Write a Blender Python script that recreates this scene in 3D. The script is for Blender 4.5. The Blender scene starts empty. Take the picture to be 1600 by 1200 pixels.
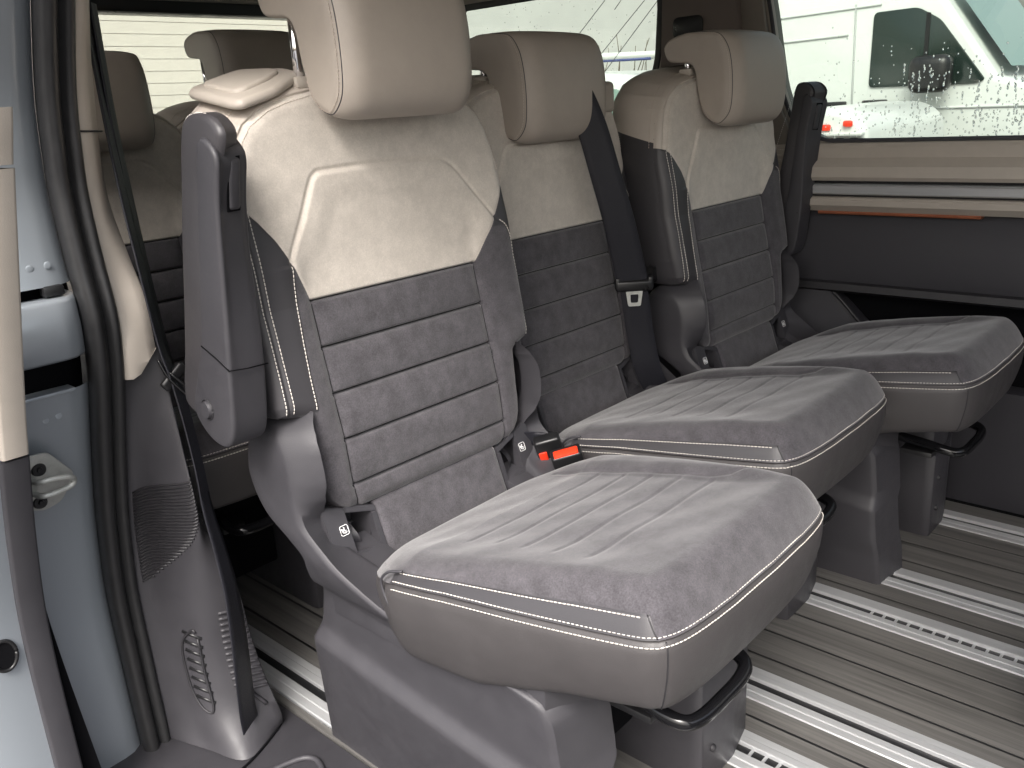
import bpy, bmesh, math, random
import numpy as np
from mathutils import Vector, Matrix
random.seed(7); rng = np.random.default_rng(7)
sc = bpy.context.scene
C = sc.collection
# ------------------------------------------------------------------ camera
cam = bpy.data.cameras.new('camera'); co = bpy.data.objects.new('camera', cam); C.objects.link(co)
cam.sensor_width = 36.0; cam.lens = 1363.58 / 1600 * 36.0; cam.clip_start = 0.03; cam.clip_end = 400
yaw, pit, rol = [math.radians(a) for a in (-43.16, -17.699, -3.433)]
f = Vector((math.sin(yaw)*math.cos(pit), math.cos(yaw)*math.cos(pit), math.sin(pit)))
rt = f.cross(Vector((0, 0, 1))).normalized(); up = rt.cross(f)
r2 = rt*math.cos(rol) + up*math.sin(rol); u2 = -rt*math.sin(rol) + up*math.cos(rol)
co.matrix_world = Matrix(((r2.x, u2.x, -f.x, .88796), (r2.y, u2.y, -f.y, -.94764), (r2.z, u2.z, -f.z, 1.11725), (0, 0, 0, 1)))
sc.camera = co
# ------------------------------------------------------------------ world, sun, exposure
w = bpy.data.worlds.new('World'); sc.world = w; w.use_nodes = True
nt = w.node_tree; bg = nt.nodes['Background']
sky = nt.nodes.new('ShaderNodeTexSky'); sky.sky_type = 'NISHITA'; sky.sun_disc = False
SUN_EL, SUN_AZ = 48, 150     # azimuth clockwise from +Y
sky.sun_elevation = math.radians(SUN_EL); sky.sun_rotation = math.radians(SUN_AZ)
sky.dust_density = 6; sky.air_density = 1.2; sky.ozone_density = 1
hs = nt.nodes.new('ShaderNodeHueSaturation'); hs.inputs['Saturation'].default_value = .55
nt.links.new(sky.outputs[0], hs.inputs['Color']); nt.links.new(hs.outputs[0], bg.inputs[0])
bg.inputs[1].default_value = .15
sun = bpy.data.lights.new('sun', 'SUN'); so = bpy.data.objects.new('sun', sun); C.objects.link(so)
sun.energy = 1.3; sun.angle = math.radians(24); sun.color = (1, .985, .97)
sd = Vector((math.sin(math.radians(SUN_AZ))*math.cos(math.radians(SUN_EL)), math.cos(math.radians(SUN_AZ))*math.cos(math.radians(SUN_EL)), math.sin(math.radians(SUN_EL))))
so.rotation_euler = sd.to_track_quat('Z', 'Y').to_euler()
sc.view_settings.view_transform = 'Standard'; sc.view_settings.look = 'None'
sc.view_settings.exposure = 1.45; sc.view_settings.gamma = 1
sc.view_settings.use_curve_mapping = False
sc.render.engine = 'CYCLES'
sc.cycles.max_bounces = 8; sc.cycles.transparent_max_bounces = 16

# ------------------------------------------------------------------ materials
MATS = {}
def mat(name, col, rough=.5, metal=0, bump=0, bscale=800, mottle=0, mscale=25, spec=.5, sheen=0, coat=0, stretch=None, bdist=.0006):
    m = bpy.data.materials.new(name); m.use_nodes = True; n = m.node_tree.nodes; l = m.node_tree.links
    b = n['Principled BSDF']
    b.inputs['Base Color'].default_value = (*col, 1); b.inputs['Roughness'].default_value = rough
    b.inputs['Metallic'].default_value = metal; b.inputs['Specular IOR Level'].default_value = spec
    b.inputs['Sheen Weight'].default_value = sheen; b.inputs['Coat Weight'].default_value = coat
    tc = n.new('ShaderNodeTexCoord'); src = tc.outputs['Object']
    if stretch:
        mp = n.new('ShaderNodeMapping'); mp.inputs['Scale'].default_value = stretch
        l.new(src, mp.inputs[0]); src = mp.outputs[0]
    if mottle:
        no = n.new('ShaderNodeTexNoise'); no.inputs['Scale'].default_value = mscale; no.inputs['Detail'].default_value = 8; no.inputs['Roughness'].default_value = .65
        l.new(src, no.inputs['Vector'])
        mr = n.new('ShaderNodeMapRange'); mr.inputs[1].default_value = .3; mr.inputs[2].default_value = .7
        mr.inputs[3].default_value = 1-mottle; mr.inputs[4].default_value = 1+mottle
        l.new(no.outputs[0], mr.inputs[0])
        vm = n.new('ShaderNodeVectorMath'); vm.operation = 'SCALE'; vm.inputs[0].default_value = col
        l.new(mr.outputs[0], vm.inputs['Scale']); l.new(vm.outputs[0], b.inputs['Base Color'])
        mr2 = n.new('ShaderNodeMapRange'); mr2.inputs[1].default_value = .3; mr2.inputs[2].default_value = .7
        mr2.inputs[3].default_value = max(0, rough-.08); mr2.inputs[4].default_value = min(1, rough+.08)
        l.new(no.outputs[0], mr2.inputs[0]); l.new(mr2.outputs[0], b.inputs['Roughness'])
    if bump:
        nb = n.new('ShaderNodeTexNoise'); nb.inputs['Scale'].default_value = bscale; nb.inputs['Detail'].default_value = 3
        l.new(src, nb.inputs['Vector'])
        bp = n.new('ShaderNodeBump'); bp.inputs['Strength'].default_value = bump; bp.inputs['Distance'].default_value = bdist
        l.new(nb.outputs[0], bp.inputs['Height']); l.new(bp.outputs[0], b.inputs['Normal'])
    MATS[name] = m
    return m
GREY = (.070, .067, .071)
def seat_mat():
    """upholstery: signed-distance attributes choose beige or grey and suede or leather"""
    m = bpy.data.materials.new('upholstery'); m.use_nodes = True; n = m.node_tree.nodes; l = m.node_tree.links
    b = n['Principled BSDF']
    tc = n.new('ShaderNodeTexCoord')
    def att(nm):
        a = n.new('ShaderNodeAttribute'); a.attribute_name = nm
        r = n.new('ShaderNodeMapRange'); r.inputs[1].default_value = -.0005; r.inputs[2].default_value = .0005
        l.new(a.outputs['Fac'], r.inputs[0]); return r.outputs[0]
    be, le = att('beige'), att('leather')
    def noise(sc_, det=6, rough=.6):
        q = n.new('ShaderNodeTexNoise'); q.inputs['Scale'].default_value = sc_; q.inputs['Detail'].default_value = det
        q.inputs['Roughness'].default_value = rough
        l.new(tc.outputs['Object'], q.inputs['Vector']); return q.outputs[0]
    def rng_(v, lo, hi, a, bb):
        r = n.new('ShaderNodeMapRange'); r.inputs[1].default_value = lo; r.inputs[2].default_value = hi; r.inputs[3].default_value = a; r.inputs[4].default_value = bb
        l.new(v, r.inputs[0]); return r.outputs[0]
    def mixc(fac, a, bb):
        x = n.new('ShaderNodeMix'); x.data_type = 'RGBA'; l.new(fac, x.inputs[0])
        for s, v in ((6, a), (7, bb)):
            if isinstance(v, tuple): x.inputs[s].default_value = (*v, 1)
            else: l.new(v, x.inputs[s])
        return x.outputs[2]
    def mixf(fac, a, bb):
        x = n.new('ShaderNodeMix'); l.new(fac, x.inputs[0])
        for s, v in ((2, a), (3, bb)):
            if isinstance(v, (int, float)): x.inputs[s].default_value = v
            else: l.new(v, x.inputs[s])
        return x.outputs[0]
    big = rng_(noise(34, 7, .68), .36, .64, .80, 1.20); fine = rng_(noise(420, 2, .7), .3, .7, .80, 1.20)
    mul = n.new('ShaderNodeMath'); mul.operation = 'MULTIPLY'; l.new(big, mul.inputs[0]); l.new(fine, mul.inputs[1])
    gs = mixc(le, (.070, .066, .073), (.044, .042, .046))
    bs = mixc(le, (.555, .508, .452), (.46, .41, .36))
    base = mixc(be, gs, bs)
    damp = mixf(be, 1.0, .40)
    amt = mixf(le, damp, .12)
    k = mixf(amt, 1.0, mul.outputs[0])
    vm = n.new('ShaderNodeVectorMath'); vm.operation = 'SCALE'; l.new(base, vm.inputs[0]); l.new(k, vm.inputs['Scale'])
    l.new(vm.outputs[0], b.inputs['Base Color'])
    l.new(mixf(le, .93, .44), b.inputs['Roughness'])
    l.new(mixf(le, .20, .45), b.inputs['Specular IOR Level'])
    l.new(mixf(le, .35, .0), b.inputs['Sheen Weight']); b.inputs['Sheen Roughness'].default_value = .45
    bp = n.new('ShaderNodeBump'); bp.inputs['Distance'].default_value = .0005
    l.new(mixf(le, .75, .28), bp.inputs['Strength']); l.new(noise(900, 2, .6), bp.inputs['Height'])
    bp2 = n.new('ShaderNodeBump'); bp2.inputs['Distance'].default_value = .004; bp2.inputs['Strength'].default_value = .11
    l.new(noise(16, 2, .5), bp2.inputs['Height']); l.new(bp.outputs[0], bp2.inputs['Normal']); l.new(bp2.outputs[0], b.inputs['Normal'])
    return m
M_UP = seat_mat()
M_BEIGE = mat('beige_plastic', (.44, .395, .345), .5, bump=.35, bscale=700, mottle=.04)
M_BEIGE_L = mat('beige_leather', (.385, .338, .292), .45, bump=.35, bscale=900, mottle=.04)
M_PL = mat('grey_plastic', (.041, .0395, .045), .5, bump=.5, bscale=900, mottle=.05)
M_PLD = mat('dark_plastic', (.022, .021, .024), .5, bump=.4, bscale=900, mottle=.06)
M_LEA = mat('grey_leather', (.050, .047, .051), .40, bump=.35, bscale=900, mottle=.05)
M_SKIRT = mat('skirt_vinyl', (.052, .048, .049), .5, bump=.5, bscale=900, mottle=.05)
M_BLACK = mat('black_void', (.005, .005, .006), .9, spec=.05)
M_BLKPL = mat('black_plastic', (.012, .012, .013), .35, mottle=.1)
M_STITCH = mat('thread', (.66, .62, .57), .6)
M_STITCHB = mat('thread_beige', (.50, .43, .37), .6)
M_RED = mat('red_plastic', (.80, .045, .015), .35)
M_WHITE = mat('white_print', (.75, .75, .75), .5)
M_ALU = mat('brushed_aluminium', (.68, .69, .70), .40, metal=.6, mottle=.05, mscale=6, stretch=(1, 60, 60), bump=.15, bscale=60)
M_CHROME = mat('chrome', (.8, .8, .82), .08, metal=1)
M_GLOSSBLK = mat('gloss_black_tube', (.006, .006, .007), .14, spec=.35)
M_RUB = mat('rubber_seal', (.020, .020, .021), .42, bump=.35, bscale=500, mottle=.12, mscale=60)
M_PAINT = mat('silver_blue_paint', (.35, .385, .42), .32, metal=.35, coat=.5)
M_BELT = mat('seat_belt_webbing', (.018, .018, .023), .42, bump=.7, bscale=120, stretch=(1, 1, 14), spec=.3, bdist=.0008)
M_DARKPAN = mat('dark_door_panel', (.031, .030, .036), .6, bump=.5, bscale=900, mottle=.08)
M_HEAD = mat('headliner', (.42, .39, .34), .9, bump=.3)
M_ZINC = mat('zinc_plate', (.52, .53, .50), .42, metal=.5, mottle=.12, mscale=90, bump=.2, bscale=600)

def wood_mat():
    m = bpy.data.materials.new('ship_deck_wood'); m.use_nodes = True; n = m.node_tree.nodes; l = m.node_tree.links
    b = n['Principled BSDF']; tc = n.new('ShaderNodeTexCoord')
    mp = n.new('ShaderNodeMapping'); mp.inputs['Scale'].default_value = (1.2, 48, 1)
    l.new(tc.outputs['Object'], mp.inputs[0])
    q = n.new('ShaderNodeTexNoise'); q.inputs['Scale'].default_value = 1.3; q.inputs['Detail'].default_value = 9; q.inputs['Roughness'].default_value = .72; q.inputs['Distortion'].default_value = .3
    l.new(mp.outputs[0], q.inputs['Vector'])
    cr = n.new('ShaderNodeValToRGB'); cr.color_ramp.elements[0].position = .34; cr.color_ramp.elements[0].color = (.066, .064, .061, 1)
    cr.color_ramp.elements[1].position = .68; cr.color_ramp.elements[1].color = (.160, .154, .146, 1)
    l.new(q.outputs[0], cr.inputs[0]); l.new(cr.outputs[0], b.inputs['Base Color']); b.inputs['Roughness'].default_value = .42
    bp = n.new('ShaderNodeBump'); bp.inputs['Strength'].default_value = .15; bp.inputs['Distance'].default_value = .001
    l.new(q.outputs[0], bp.inputs['Height']); l.new(bp.outputs[0], b.inputs['Normal'])
    return m
M_WOOD = wood_mat()

def glass_mat(name, tint, gloss=.06):
    m = bpy.data.materials.new(name); m.use_nodes = True; n = m.node_tree.nodes; l = m.node_tree.links
    n.clear(); o = n.new('ShaderNodeOutputMaterial'); t = n.new('ShaderNodeBsdfTransparent'); t.inputs[0].default_value = (*tint, 1)
    g = n.new('ShaderNodeBsdfGlossy'); g.inputs['Roughness'].default_value = .02
    mx = n.new('ShaderNodeMixShader'); mx.inputs[0].default_value = gloss
    l.new(t.outputs[0], mx.inputs[1]); l.new(g.outputs[0], mx.inputs[2]); l.new(mx.outputs[0], o.inputs[0])
    return m
M_GLASS = glass_mat('tinted_window_glass', (.45, .50, .455))
M_GLASSR = glass_mat('rear_window_glass', (.76, .765, .71))
def drop_mat():
    m = bpy.data.materials.new('water_drop'); m.use_nodes = True; n = m.node_tree.nodes
    b = n['Principled BSDF']; b.inputs['Base Color'].default_value = (1, 1, 1, 1); b.inputs['Roughness'].default_value = .0
    b.inputs['Transmission Weight'].default_value = 1; b.inputs['IOR'].default_value = 1.33
    return m
M_DROP = drop_mat()

# ------------------------------------------------------------------ object helpers
def empty(name, loc, label=None, cat=None, group=None):
    o = bpy.data.objects.new(name, None); C.objects.link(o); o.location = loc; o.empty_display_size = .05
    if label: o['label'] = label; o['category'] = cat
    if group: o['group'] = group
    return o
def tag(o, label=None, cat=None, group=None, kind=None):
    if label: o['label'] = label
    if cat: o['category'] = cat
    if group: o['group'] = group
    if kind: o['kind'] = kind
    return o
def mesh(name, v, fa, m, parent=None, smooth=True, attrs=None, fmat=None):
    me = bpy.data.meshes.new(name)
    v = np.asarray(v, float)
    me.from_pydata([tuple(p) for p in v], [], [tuple(int(i) for i in q) for q in fa])
    for mm in (m if isinstance(m, (list, tuple)) else [m]): me.materials.append(mm)
    if fmat is not None: me.polygons.foreach_set('material_index', np.asarray(fmat, dtype=np.int32))
    if smooth: me.polygons.foreach_set('use_smooth', [True]*len(me.polygons))
    if attrs:
        for k, a in attrs.items():
            at = me.attributes.new(k, 'FLOAT', 'POINT'); at.data.foreach_set('value', np.asarray(a, dtype=np.float32))
    me.update()
    o = bpy.data.objects.new(name, me); C.objects.link(o)
    if parent: o.parent = parent
    return o
def bmobj(name, bm, m, parent=None, smooth=True, ang=35):
    bmesh.ops.recalc_face_normals(bm, faces=bm.faces)
    me = bpy.data.meshes.new(name); bm.to_mesh(me); bm.free(); me.materials.append(m)
    if smooth:
        me.polygons.foreach_set('use_smooth', [True]*len(me.polygons))
        me.set_sharp_from_angle(angle=math.radians(ang))
    o = bpy.data.objects.new(name, me); C.objects.link(o)
    if parent: o.parent = parent
    return o
def grid_faces(n, m, wrap=False, off=0):
    F = []
    for i in range(n-1):
        for j in range(m if wrap else m-1):
            a = i*m+j; b = i*m+(j+1) % m
            F.append((off+a, off+b, off+b+m, off+a+m))
    return F
def loft(name, rows, m, parent=None, wrap=False, caps=False, smooth=True, ang=None):
    rows = np.asarray(rows, float); n, k = rows.shape[:2]
    F = grid_faces(n, k, wrap)
    if caps: F += [tuple(range(k))[::-1], tuple((n-1)*k+i for i in range(k))]
    bm = bmesh.new(); vs = [bm.verts.new(p) for p in rows.reshape(-1, 3)]
    for q in F:
        try: bm.faces.new([vs[i] for i in q])
        except ValueError: pass
    return bmobj(name, bm, m, parent, smooth, ang if ang else 40)
def box_bm(bm, c, s, bev=.004, rot=None, seg=2):
    """box with bevelled edges into bm: centre c, size s, rotation Matrix"""
    r = bmesh.ops.create_cube(bm, size=1)
    vs = r['verts']
    bmesh.ops.scale(bm, vec=s, verts=vs)
    es = list({e for v in vs for e in v.link_edges})
    if bev:
        rr = bmesh.ops.bevel(bm, geom=es, offset=bev, segments=seg, affect='EDGES', profile=.5)
        vs = list({v for fc in rr['faces'] for v in fc.verts} | {v for v in vs if v.is_valid})
    if rot is not None: bmesh.ops.rotate(bm, cent=(0, 0, 0), matrix=rot, verts=vs)
    bmesh.ops.translate(bm, vec=c, verts=vs)
def box(name, c, s, m, parent=None, bev=.004, rot=None):
    bm = bmesh.new(); box_bm(bm, c, s, bev, rot); return bmobj(name, bm, m, parent)
def prism_bm(bm, pts, axis, lo, hi, bev=.003, seg=2):
    """polygon pts (2D) extruded on axis ('x','y','z')"""
    def P(p, t):
        return {'y': (p[0], t, p[1]), 'x': (t, p[0], p[1]), 'z': (p[0], p[1], t)}[axis]
    a = [bm.verts.new(P(p, lo)) for p in pts]; b = [bm.verts.new(P(p, hi)) for p in pts]
    fs = [bm.faces.new(a), bm.faces.new(b[::-1])]
    n = len(pts)
    for i in range(n): fs.append(bm.faces.new((a[i], b[i], b[(i+1) % n], a[(i+1) % n])))
    bmesh.ops.recalc_face_normals(bm, faces=fs)
    if bev:
        es = list({e for q in fs[:2] for e in q.edges})
        bmesh.ops.bevel(bm, geom=es, offset=bev, segments=seg, affect='EDGES', profile=.5)
def prism(name, pts, axis, lo, hi, m, parent=None, bev=.003, seg=2, ang=35):
    bm = bmesh.new(); prism_bm(bm, pts, axis, lo, hi, bev, seg); return bmobj(name, bm, m, parent, ang=ang)
def catmull(P, n=8, closed=False):
    P = [np.asarray(p, float) for p in P]; out = []
    N = len(P)
    for i in range(N if closed else N-1):
        p1, p2 = P[i], P[(i+1) % N]
        p0 = P[i-1] if (i > 0 or closed) else 2*p1-p2
        p3 = P[(i+2) % N] if (i+2 < N or closed) else 2*p2-p1
        for t in np.arange(n)/n:
            out.append(.5*((2*p1)+(p2-p0)*t+(2*p0-5*p1+4*p2-p3)*t*t+(3*p1-p0-3*p2+p3)*t**3))
    if not closed: out.append(P[-1])
    return np.array(out)
def tube_geo(P, r, k=10, sect=None):
    P = np.asarray(P, float); n = len(P)
    T = np.gradient(P, axis=0); T /= np.linalg.norm(T, axis=1)[:, None]+1e-12
    u = np.cross(T[0], (0, 0, 1)); 
    if np.linalg.norm(u) < .1: u = np.cross(T[0], (0, 1, 0))
    u /= np.linalg.norm(u); V = []
    rr = np.full(n, r) if np.isscalar(r) else np.asarray(r)
    for i in range(n):
        u = u-T[i]*np.dot(u, T[i]); u /= np.linalg.norm(u); vv = np.cross(T[i], u)
        for j in range(k):
            a = 2*math.pi*j/k; V.append(P[i]+rr[i]*(math.cos(a)*u+math.sin(a)*vv))
    F = grid_faces(n, k, True)+[tuple(range(k))[::-1], tuple((n-1)*k+j for j in range(k))]
    return V, F
def tube(name, P, r, m, parent=None, k=10):
    V, F = tube_geo(P, r, k); return mesh(name, V, F, m, parent)
def tubes(name, L, m, parent=None, k=6):
    V, F = [], []
    for P, r in L:
        v, fa = tube_geo(P, r, k); o = len(V); V += list(v); F += [tuple(i+o for i in q) for q in fa]
    return mesh(name, V, F, m, parent)
def ribbon(name, P, S, th, m, parent=None):
    """flat strap: centre line P, half-width vectors S, thickness th"""
    P = np.asarray(P, float); S = np.asarray(S, float); T = np.gradient(P, axis=0)
    N = np.cross(T, S); N /= np.linalg.norm(N, axis=1)[:, None]
    rows = []
    for i in range(len(P)):
        r = []
        for a, b in ((-1, .15), (-.96, 1), (-.5, .75), (0, .7), (.5, .75), (.96, 1), (1, .15), (.96, -1), (.5, -.75), (0, -.7), (-.5, -.75), (-.96, -1)):
            r.append(P[i]+S[i]*a+N[i]*th*.5*b)
        rows.append(r)
    return loft(name, rows, m, parent, wrap=True, caps=True, ang=75)
def stitches(name, lines, m, parent=None, pitch=.0062, ln=.0046, r=.00085):
    """one small capsule per stitch along each 3-D polyline"""
    for P in lines:
        V, F = [], []
        P = np.asarray(P, float); d = np.linalg.norm(np.diff(P, axis=0), axis=1); s = np.concatenate([[0], np.cumsum(d)])
        if s[-1] < pitch: continue
        for t in np.arange(pitch/2, s[-1]-pitch/2, pitch):
            a = np.array([np.interp(t-ln/2, s, P[:, k]) for k in range(3)]); b = np.array([np.interp(t+ln/2, s, P[:, k]) for k in range(3)])
            T = b-a; T /= np.linalg.norm(T)+1e-12
            u = np.cross(T, (.3, .2, .9)); u /= np.linalg.norm(u); w_ = np.cross(T, u); o = len(V)
            for cc, rr in ((a-T*r*.3, .45*r), (a+T*r*.8, r), (b-T*r*.8, r), (b+T*r*.3, .45*r)):
                for j in range(5):
                    an = 2*math.pi*j/5; V.append(cc+rr*(math.cos(an)*u+math.sin(an)*w_))
            F += grid_faces(4, 5, True, o)+[tuple(o+j for j in range(5))[::-1], tuple(o+15+j for j in range(5))]
        mesh(name, V, F, m, parent)
def sstep(x, a, b):
    t = np.clip((x-a)/(b-a), 0, 1); return t*t*(3-2*t)
def dpoly(y, z, P):
    """distance of points to open polyline"""
    d = np.full(np.shape(y), 1e9)
    for (a, b), (c, e) in zip(P[:-1], P[1:]):
        L2 = (c-a)**2+(e-b)**2+1e-15
        t = np.clip(((y-a)*(c-a)+(z-b)*(e-b))/L2, 0, 1)
        d = np.minimum(d, np.hypot(y-a-t*(c-a), z-b-t*(e-b)))
    return d

# ================================================================== SETTING
FLOOR = (-2.3, 2.3)
ground = box('ground', (0, 6, -.56), (80, 80, .1), mat('asphalt', (.09, .09, .09), .8, mottle=.2, mscale=3, bump=.5, bscale=60), bev=0)
tag(ground, kind='structure')

# floor boards with real gaps, on a dark base
bm = bmesh.new()
SL = [-.14, .24, .42, .80, .98, 1.36]
edges = [-.12+.028]
bands = [(-.205, -.192), (-.092, .192), (.288, .372), (.468, .752), (.848, .932), (1.028, 1.312), (1.408, 1.47)]
cuts = {1: [-.055, .032, .128], 2: [.329], 3: [.512, .602, .697], 4: [.876], 5: [1.072, 1.167, 1.254], 6: []}
g = .0034
for i, (a, b) in enumerate(bands):
    cs = cuts.get(i, [])
    ys = [a]+[c for c in cs]+[b]
    for p, q in zip(ys[:-1], ys[1:]):
        lo = p+(g if p != a else 0); hi = q-(g if q != b else 0)
        box_bm(bm, ((FLOOR[0]+FLOOR[1])/2, (lo+hi)/2, -.004), (FLOOR[1]-FLOOR[0], hi-lo, .008), 0)
flo = bmobj('floor', bm, M_WOOD); tag(flo, kind='structure')
bm = bmesh.new()
for cs in cuts.values():
    for c in cs: box_bm(bm, (0, c, -.0029), (FLOOR[1]-FLOOR[0]-.002, 2*g-.0004, .004), 0)
inl = bmobj('groove_shade_strips', bm, M_BLKPL); tag(inl, kind='structure')  # black strips stand in for the shade inside the board gaps
und = box('subfloor', (0, .6, -.035), (4.6, 2.0, .04), M_BLACK, bev=0); tag(und, kind='structure')
RAILPOS = ['nearest the open door', 'under the inner foot of the nearest seat', 'under the near foot of the middle seat', 'under the far foot of the middle seat', 'under the near foot of the far seat', 'closest to the far side wall']
for i, s in enumerate(SL):
    root = empty('floor_rail', (0, s, 0), 'aluminium floor rail with a black slot, ' + RAILPOS[i], 'floor rail', 'aluminium seat rails sunk in the floor')
    bm = bmesh.new()
    prof = [(-.048, -.006), (-.048, .0012), (-.046, .0028), (-.030, .0028), (-.0275, .0042), (-.0135, .0046), (-.0115, .0034), (-.0105, -.006)]
    prism_bm(bm, prof, 'x', *FLOOR, bev=0)
    prism_bm(bm, [(-a, b) for a, b in prof], 'x', *FLOOR, bev=0)
    bmobj('flange', bm, M_ALU, root, ang=20)
    bm = bmesh.new()
    box_bm(bm, (0, 0, -.0045), (FLOOR[1]-FLOOR[0], .0206, .004), 0)
    bmobj('slot', bm, M_BLKPL, root)
    if i in (1, 3):
        bm = bmesh.new(); box_bm(bm, (0, 0, -.0015), (.005, .0185, .003), 0); t0 = bmobj('slot_tooth', bm, M_ALU, root); t0.location = (.30, 0, 0)
        for k in range(1, 40):
            t = t0.copy(); C.objects.link(t); t.parent = root; t.location = (.30+k*.026, 0, 0)

# ---- van body (one thing, many parts)
van = empty('van_interior', (0, 1.5, 0), 'interior walls, roof, pillars and door opening of the silver van around the seats', 'van')
def vp(name, *a, **k): return None
YW = 1.5
def wallprism(name, prof, x0, x1, m, bev=0, ang=30):
    o = prism(name, [(y, z) for y, z in prof], 'x', x0, x1, m, None, bev=bev, ang=ang); o.parent = van
    o.matrix_parent_inverse = Matrix.Translation((0, -1.5, 0)); return o
def adopt(o, p=None):
    o.parent = p or van
    if (p or van) is van: o.matrix_parent_inverse = Matrix.Translation((0, -1.5, 0))
    return o
# far wall: beige belt mouldings
wallprism('window_sill_moulding', [(1.50, .968), (1.487, .966), (1.482, .955), (1.484, .928), (1.462, .905), (1.460, .878), (1.468, .868), (1.60, .868), (1.60, .968)], -2.3, 2.3, M_BEIGE, ang=25)
wallprism('rail_recess', [(1.475, .868), (1.505, .864), (1.505, .815), (1.6, .815), (1.6, .868)], -2.3, 2.3, M_DARKPAN)
wallprism('aluminium_strip', [(1.480, .858), (1.474, .852), (1.478, .832), (1.486, .828), (1.52, .828), (1.52, .858)], -.19, 2.3, M_ALU, ang=25)
wallprism('lower_moulding', [(1.478, .822), (1.470, .815), (1.472, .80), (1.492, .782), (1.6, .782), (1.6, .822)], -2.3, 2.3, M_BEIGE, ang=25)
adopt(box('moulding_end', (-.225, 1.478, .845), (.05, .02, .055), M_BEIGE, None, .006))
wallprism('side_panel', [(1.52, .782), (1.50, .74), (1.485, .62), (1.49, .585), (1.6, .585), (1.6, .782)], -2.3, 2.3, M_DARKPAN, ang=25)
wallprism('armrest_ledge', [(1.50, .588), (1.478, .580), (1.474, .562), (1.492, .553), (1.6, .553), (1.6, .588)], -2.3, 2.3, M_PLD, ang=25)
# lower panel with slanted storage recess
bm = bmesh.new()
prism_bm(bm, [(-2.3, .553), (-.12, .553), (.02, .42), (.05, .33), (.05, 0), (-2.3, 0)], 'y', 1.495, 1.56, .004)
prism_bm(bm, [(.05, .33), (2.3, .33), (2.3, 0), (.05, 0)], 'y', 1.485, 1.56, .004)
adopt(bmobj('lower_side_panel', bm, M_DARKPAN))
adopt(tube('recess_rim', catmull([(-.11, 1.493, .551), (-.085, 1.492, .53), (.0, 1.492, .44), (.03, 1.492, .40)], 6), .005, M_PLD))
adopt(box('recess_back', (0, 1.60, .45), (4.6, .02, .34), M_BLACK, None, 0))
adopt(box('rear_wheel_box', (1.5, 1.44, .14), (1.2, .09, .28), M_PLD, None, .02))
# far window and pillar: frame around the glass
def frame_panel(name, outer, holes, y0, y1, m, bev=.004):
    """wall plate in the xz plane with polygonal openings"""
    bm = bmesh.new(); 
    loops = []
    geo = []
    for lp in [outer]+holes:
        vs = [bm.verts.new((p[0], y0, p[1])) for p in lp]; es = [bm.edges.new((vs[i], vs[(i+1) % len(vs)])) for i in range(len(vs))]
        geo += es
    r = bmesh.ops.triangle_fill(bm, use_beauty=True, use_dissolve=False, edges=geo)
    fs = [x for x in r['geom'] if isinstance(x, bmesh.types.BMFace)]
    e = bmesh.ops.extrude_face_region(bm, geom=fs)
    bmesh.ops.translate(bm, vec=(0, y1-y0, 0), verts=[v for v in e['geom'] if isinstance(v, bmesh.types.BMVert)])
    return bmobj(name, bm, m)
def rr(pts, r=.03, n=5):
    """round polygon corners"""
    out = []; N = len(pts)
    for i in range(N):
        p0, p1, p2 = [np.array(pts[j % N], float) for j in (i-1, i, i+1)]
        a = p0-p1; b = p2-p1; la, lb = np.linalg.norm(a), np.linalg.norm(b); q = min(r, la*.45, lb*.45)
        s, e = p1+a/la*q, p1+b/lb*q
        for t in np.linspace(0, 1, n): out.append(tuple((1-t)**2*s+2*t*(1-t)*p1+t*t*e))
    return out
win_a = rr([(-.165, .970), (2.1, .970), (2.1, 1.50), (-.375, 1.50), (-.335, 1.32), (-.30, 1.13), (-.262, 1.03)], .03)
win_b = rr([(-1.62, 1.02), (-.86, 1.02), (-.70, 1.16), (-.68, 1.47), (-1.62, 1.47)], .10, 7)
adopt(frame_panel('window_surround', [(-2.3, .968), (2.3, .968), (2.3, 1.62), (-2.3, 1.62)], [win_a, win_b], 1.50, 1.56, M_HEAD))
def flat_ring(name, loop, wdt, y, m, parent=None):
    L = np.array(loop); cen = L.mean(0); n = len(L)
    T = np.roll(L, -1, 0)-np.roll(L, 1, 0); N = np.c_[T[:, 1], -T[:, 0]]; N /= np.linalg.norm(N, axis=1)[:, None]
    if ((L+N*.01-cen)**2).sum() < ((L-cen)**2).sum(): N = -N
    rows = [[(p[0], y, p[1]) for p in L-N*wdt], [(p[0], y-.004, p[1]) for p in L-N*wdt*.6], [(p[0], y-.004, p[1]) for p in L+N*.002], [(p[0], y+.01, p[1]) for p in L+N*.002]]
    return loft(name, rows, m, parent, wrap=True)
def pane(name, loop, y, m, inset=.0):
    bm = bmesh.new(); vs = [bm.verts.new((p[0], y, p[1])) for p in loop]; bm.faces.new(vs)
    o = bmobj(name, bm, m, smooth=False); return o
ga = adopt(pane('window_pane', win_a, 1.532, M_GLASS)); gb = adopt(pane('window_pane', win_b, 1.532, M_GLASS))
for a_, b_ in (((-1.053, 1.312), (-.923, 1.421)), ((-.956, 1.18), (-.722, 1.399)), ((-1.10, 1.13), (-.771, 1.404)), ((-.886, 1.389), (-.86, 1.414))):
    adopt(tube('antenna_wire', [(a_[0], 1.5285, a_[1]), (b_[0], 1.5285, b_[1])], .0011, M_PLD, k=5))
adopt(flat_ring('window_gasket', win_a, .008, 1.499, M_PL)); adopt(flat_ring('window_gasket', win_b, .02, 1.499, M_PLD))
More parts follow.
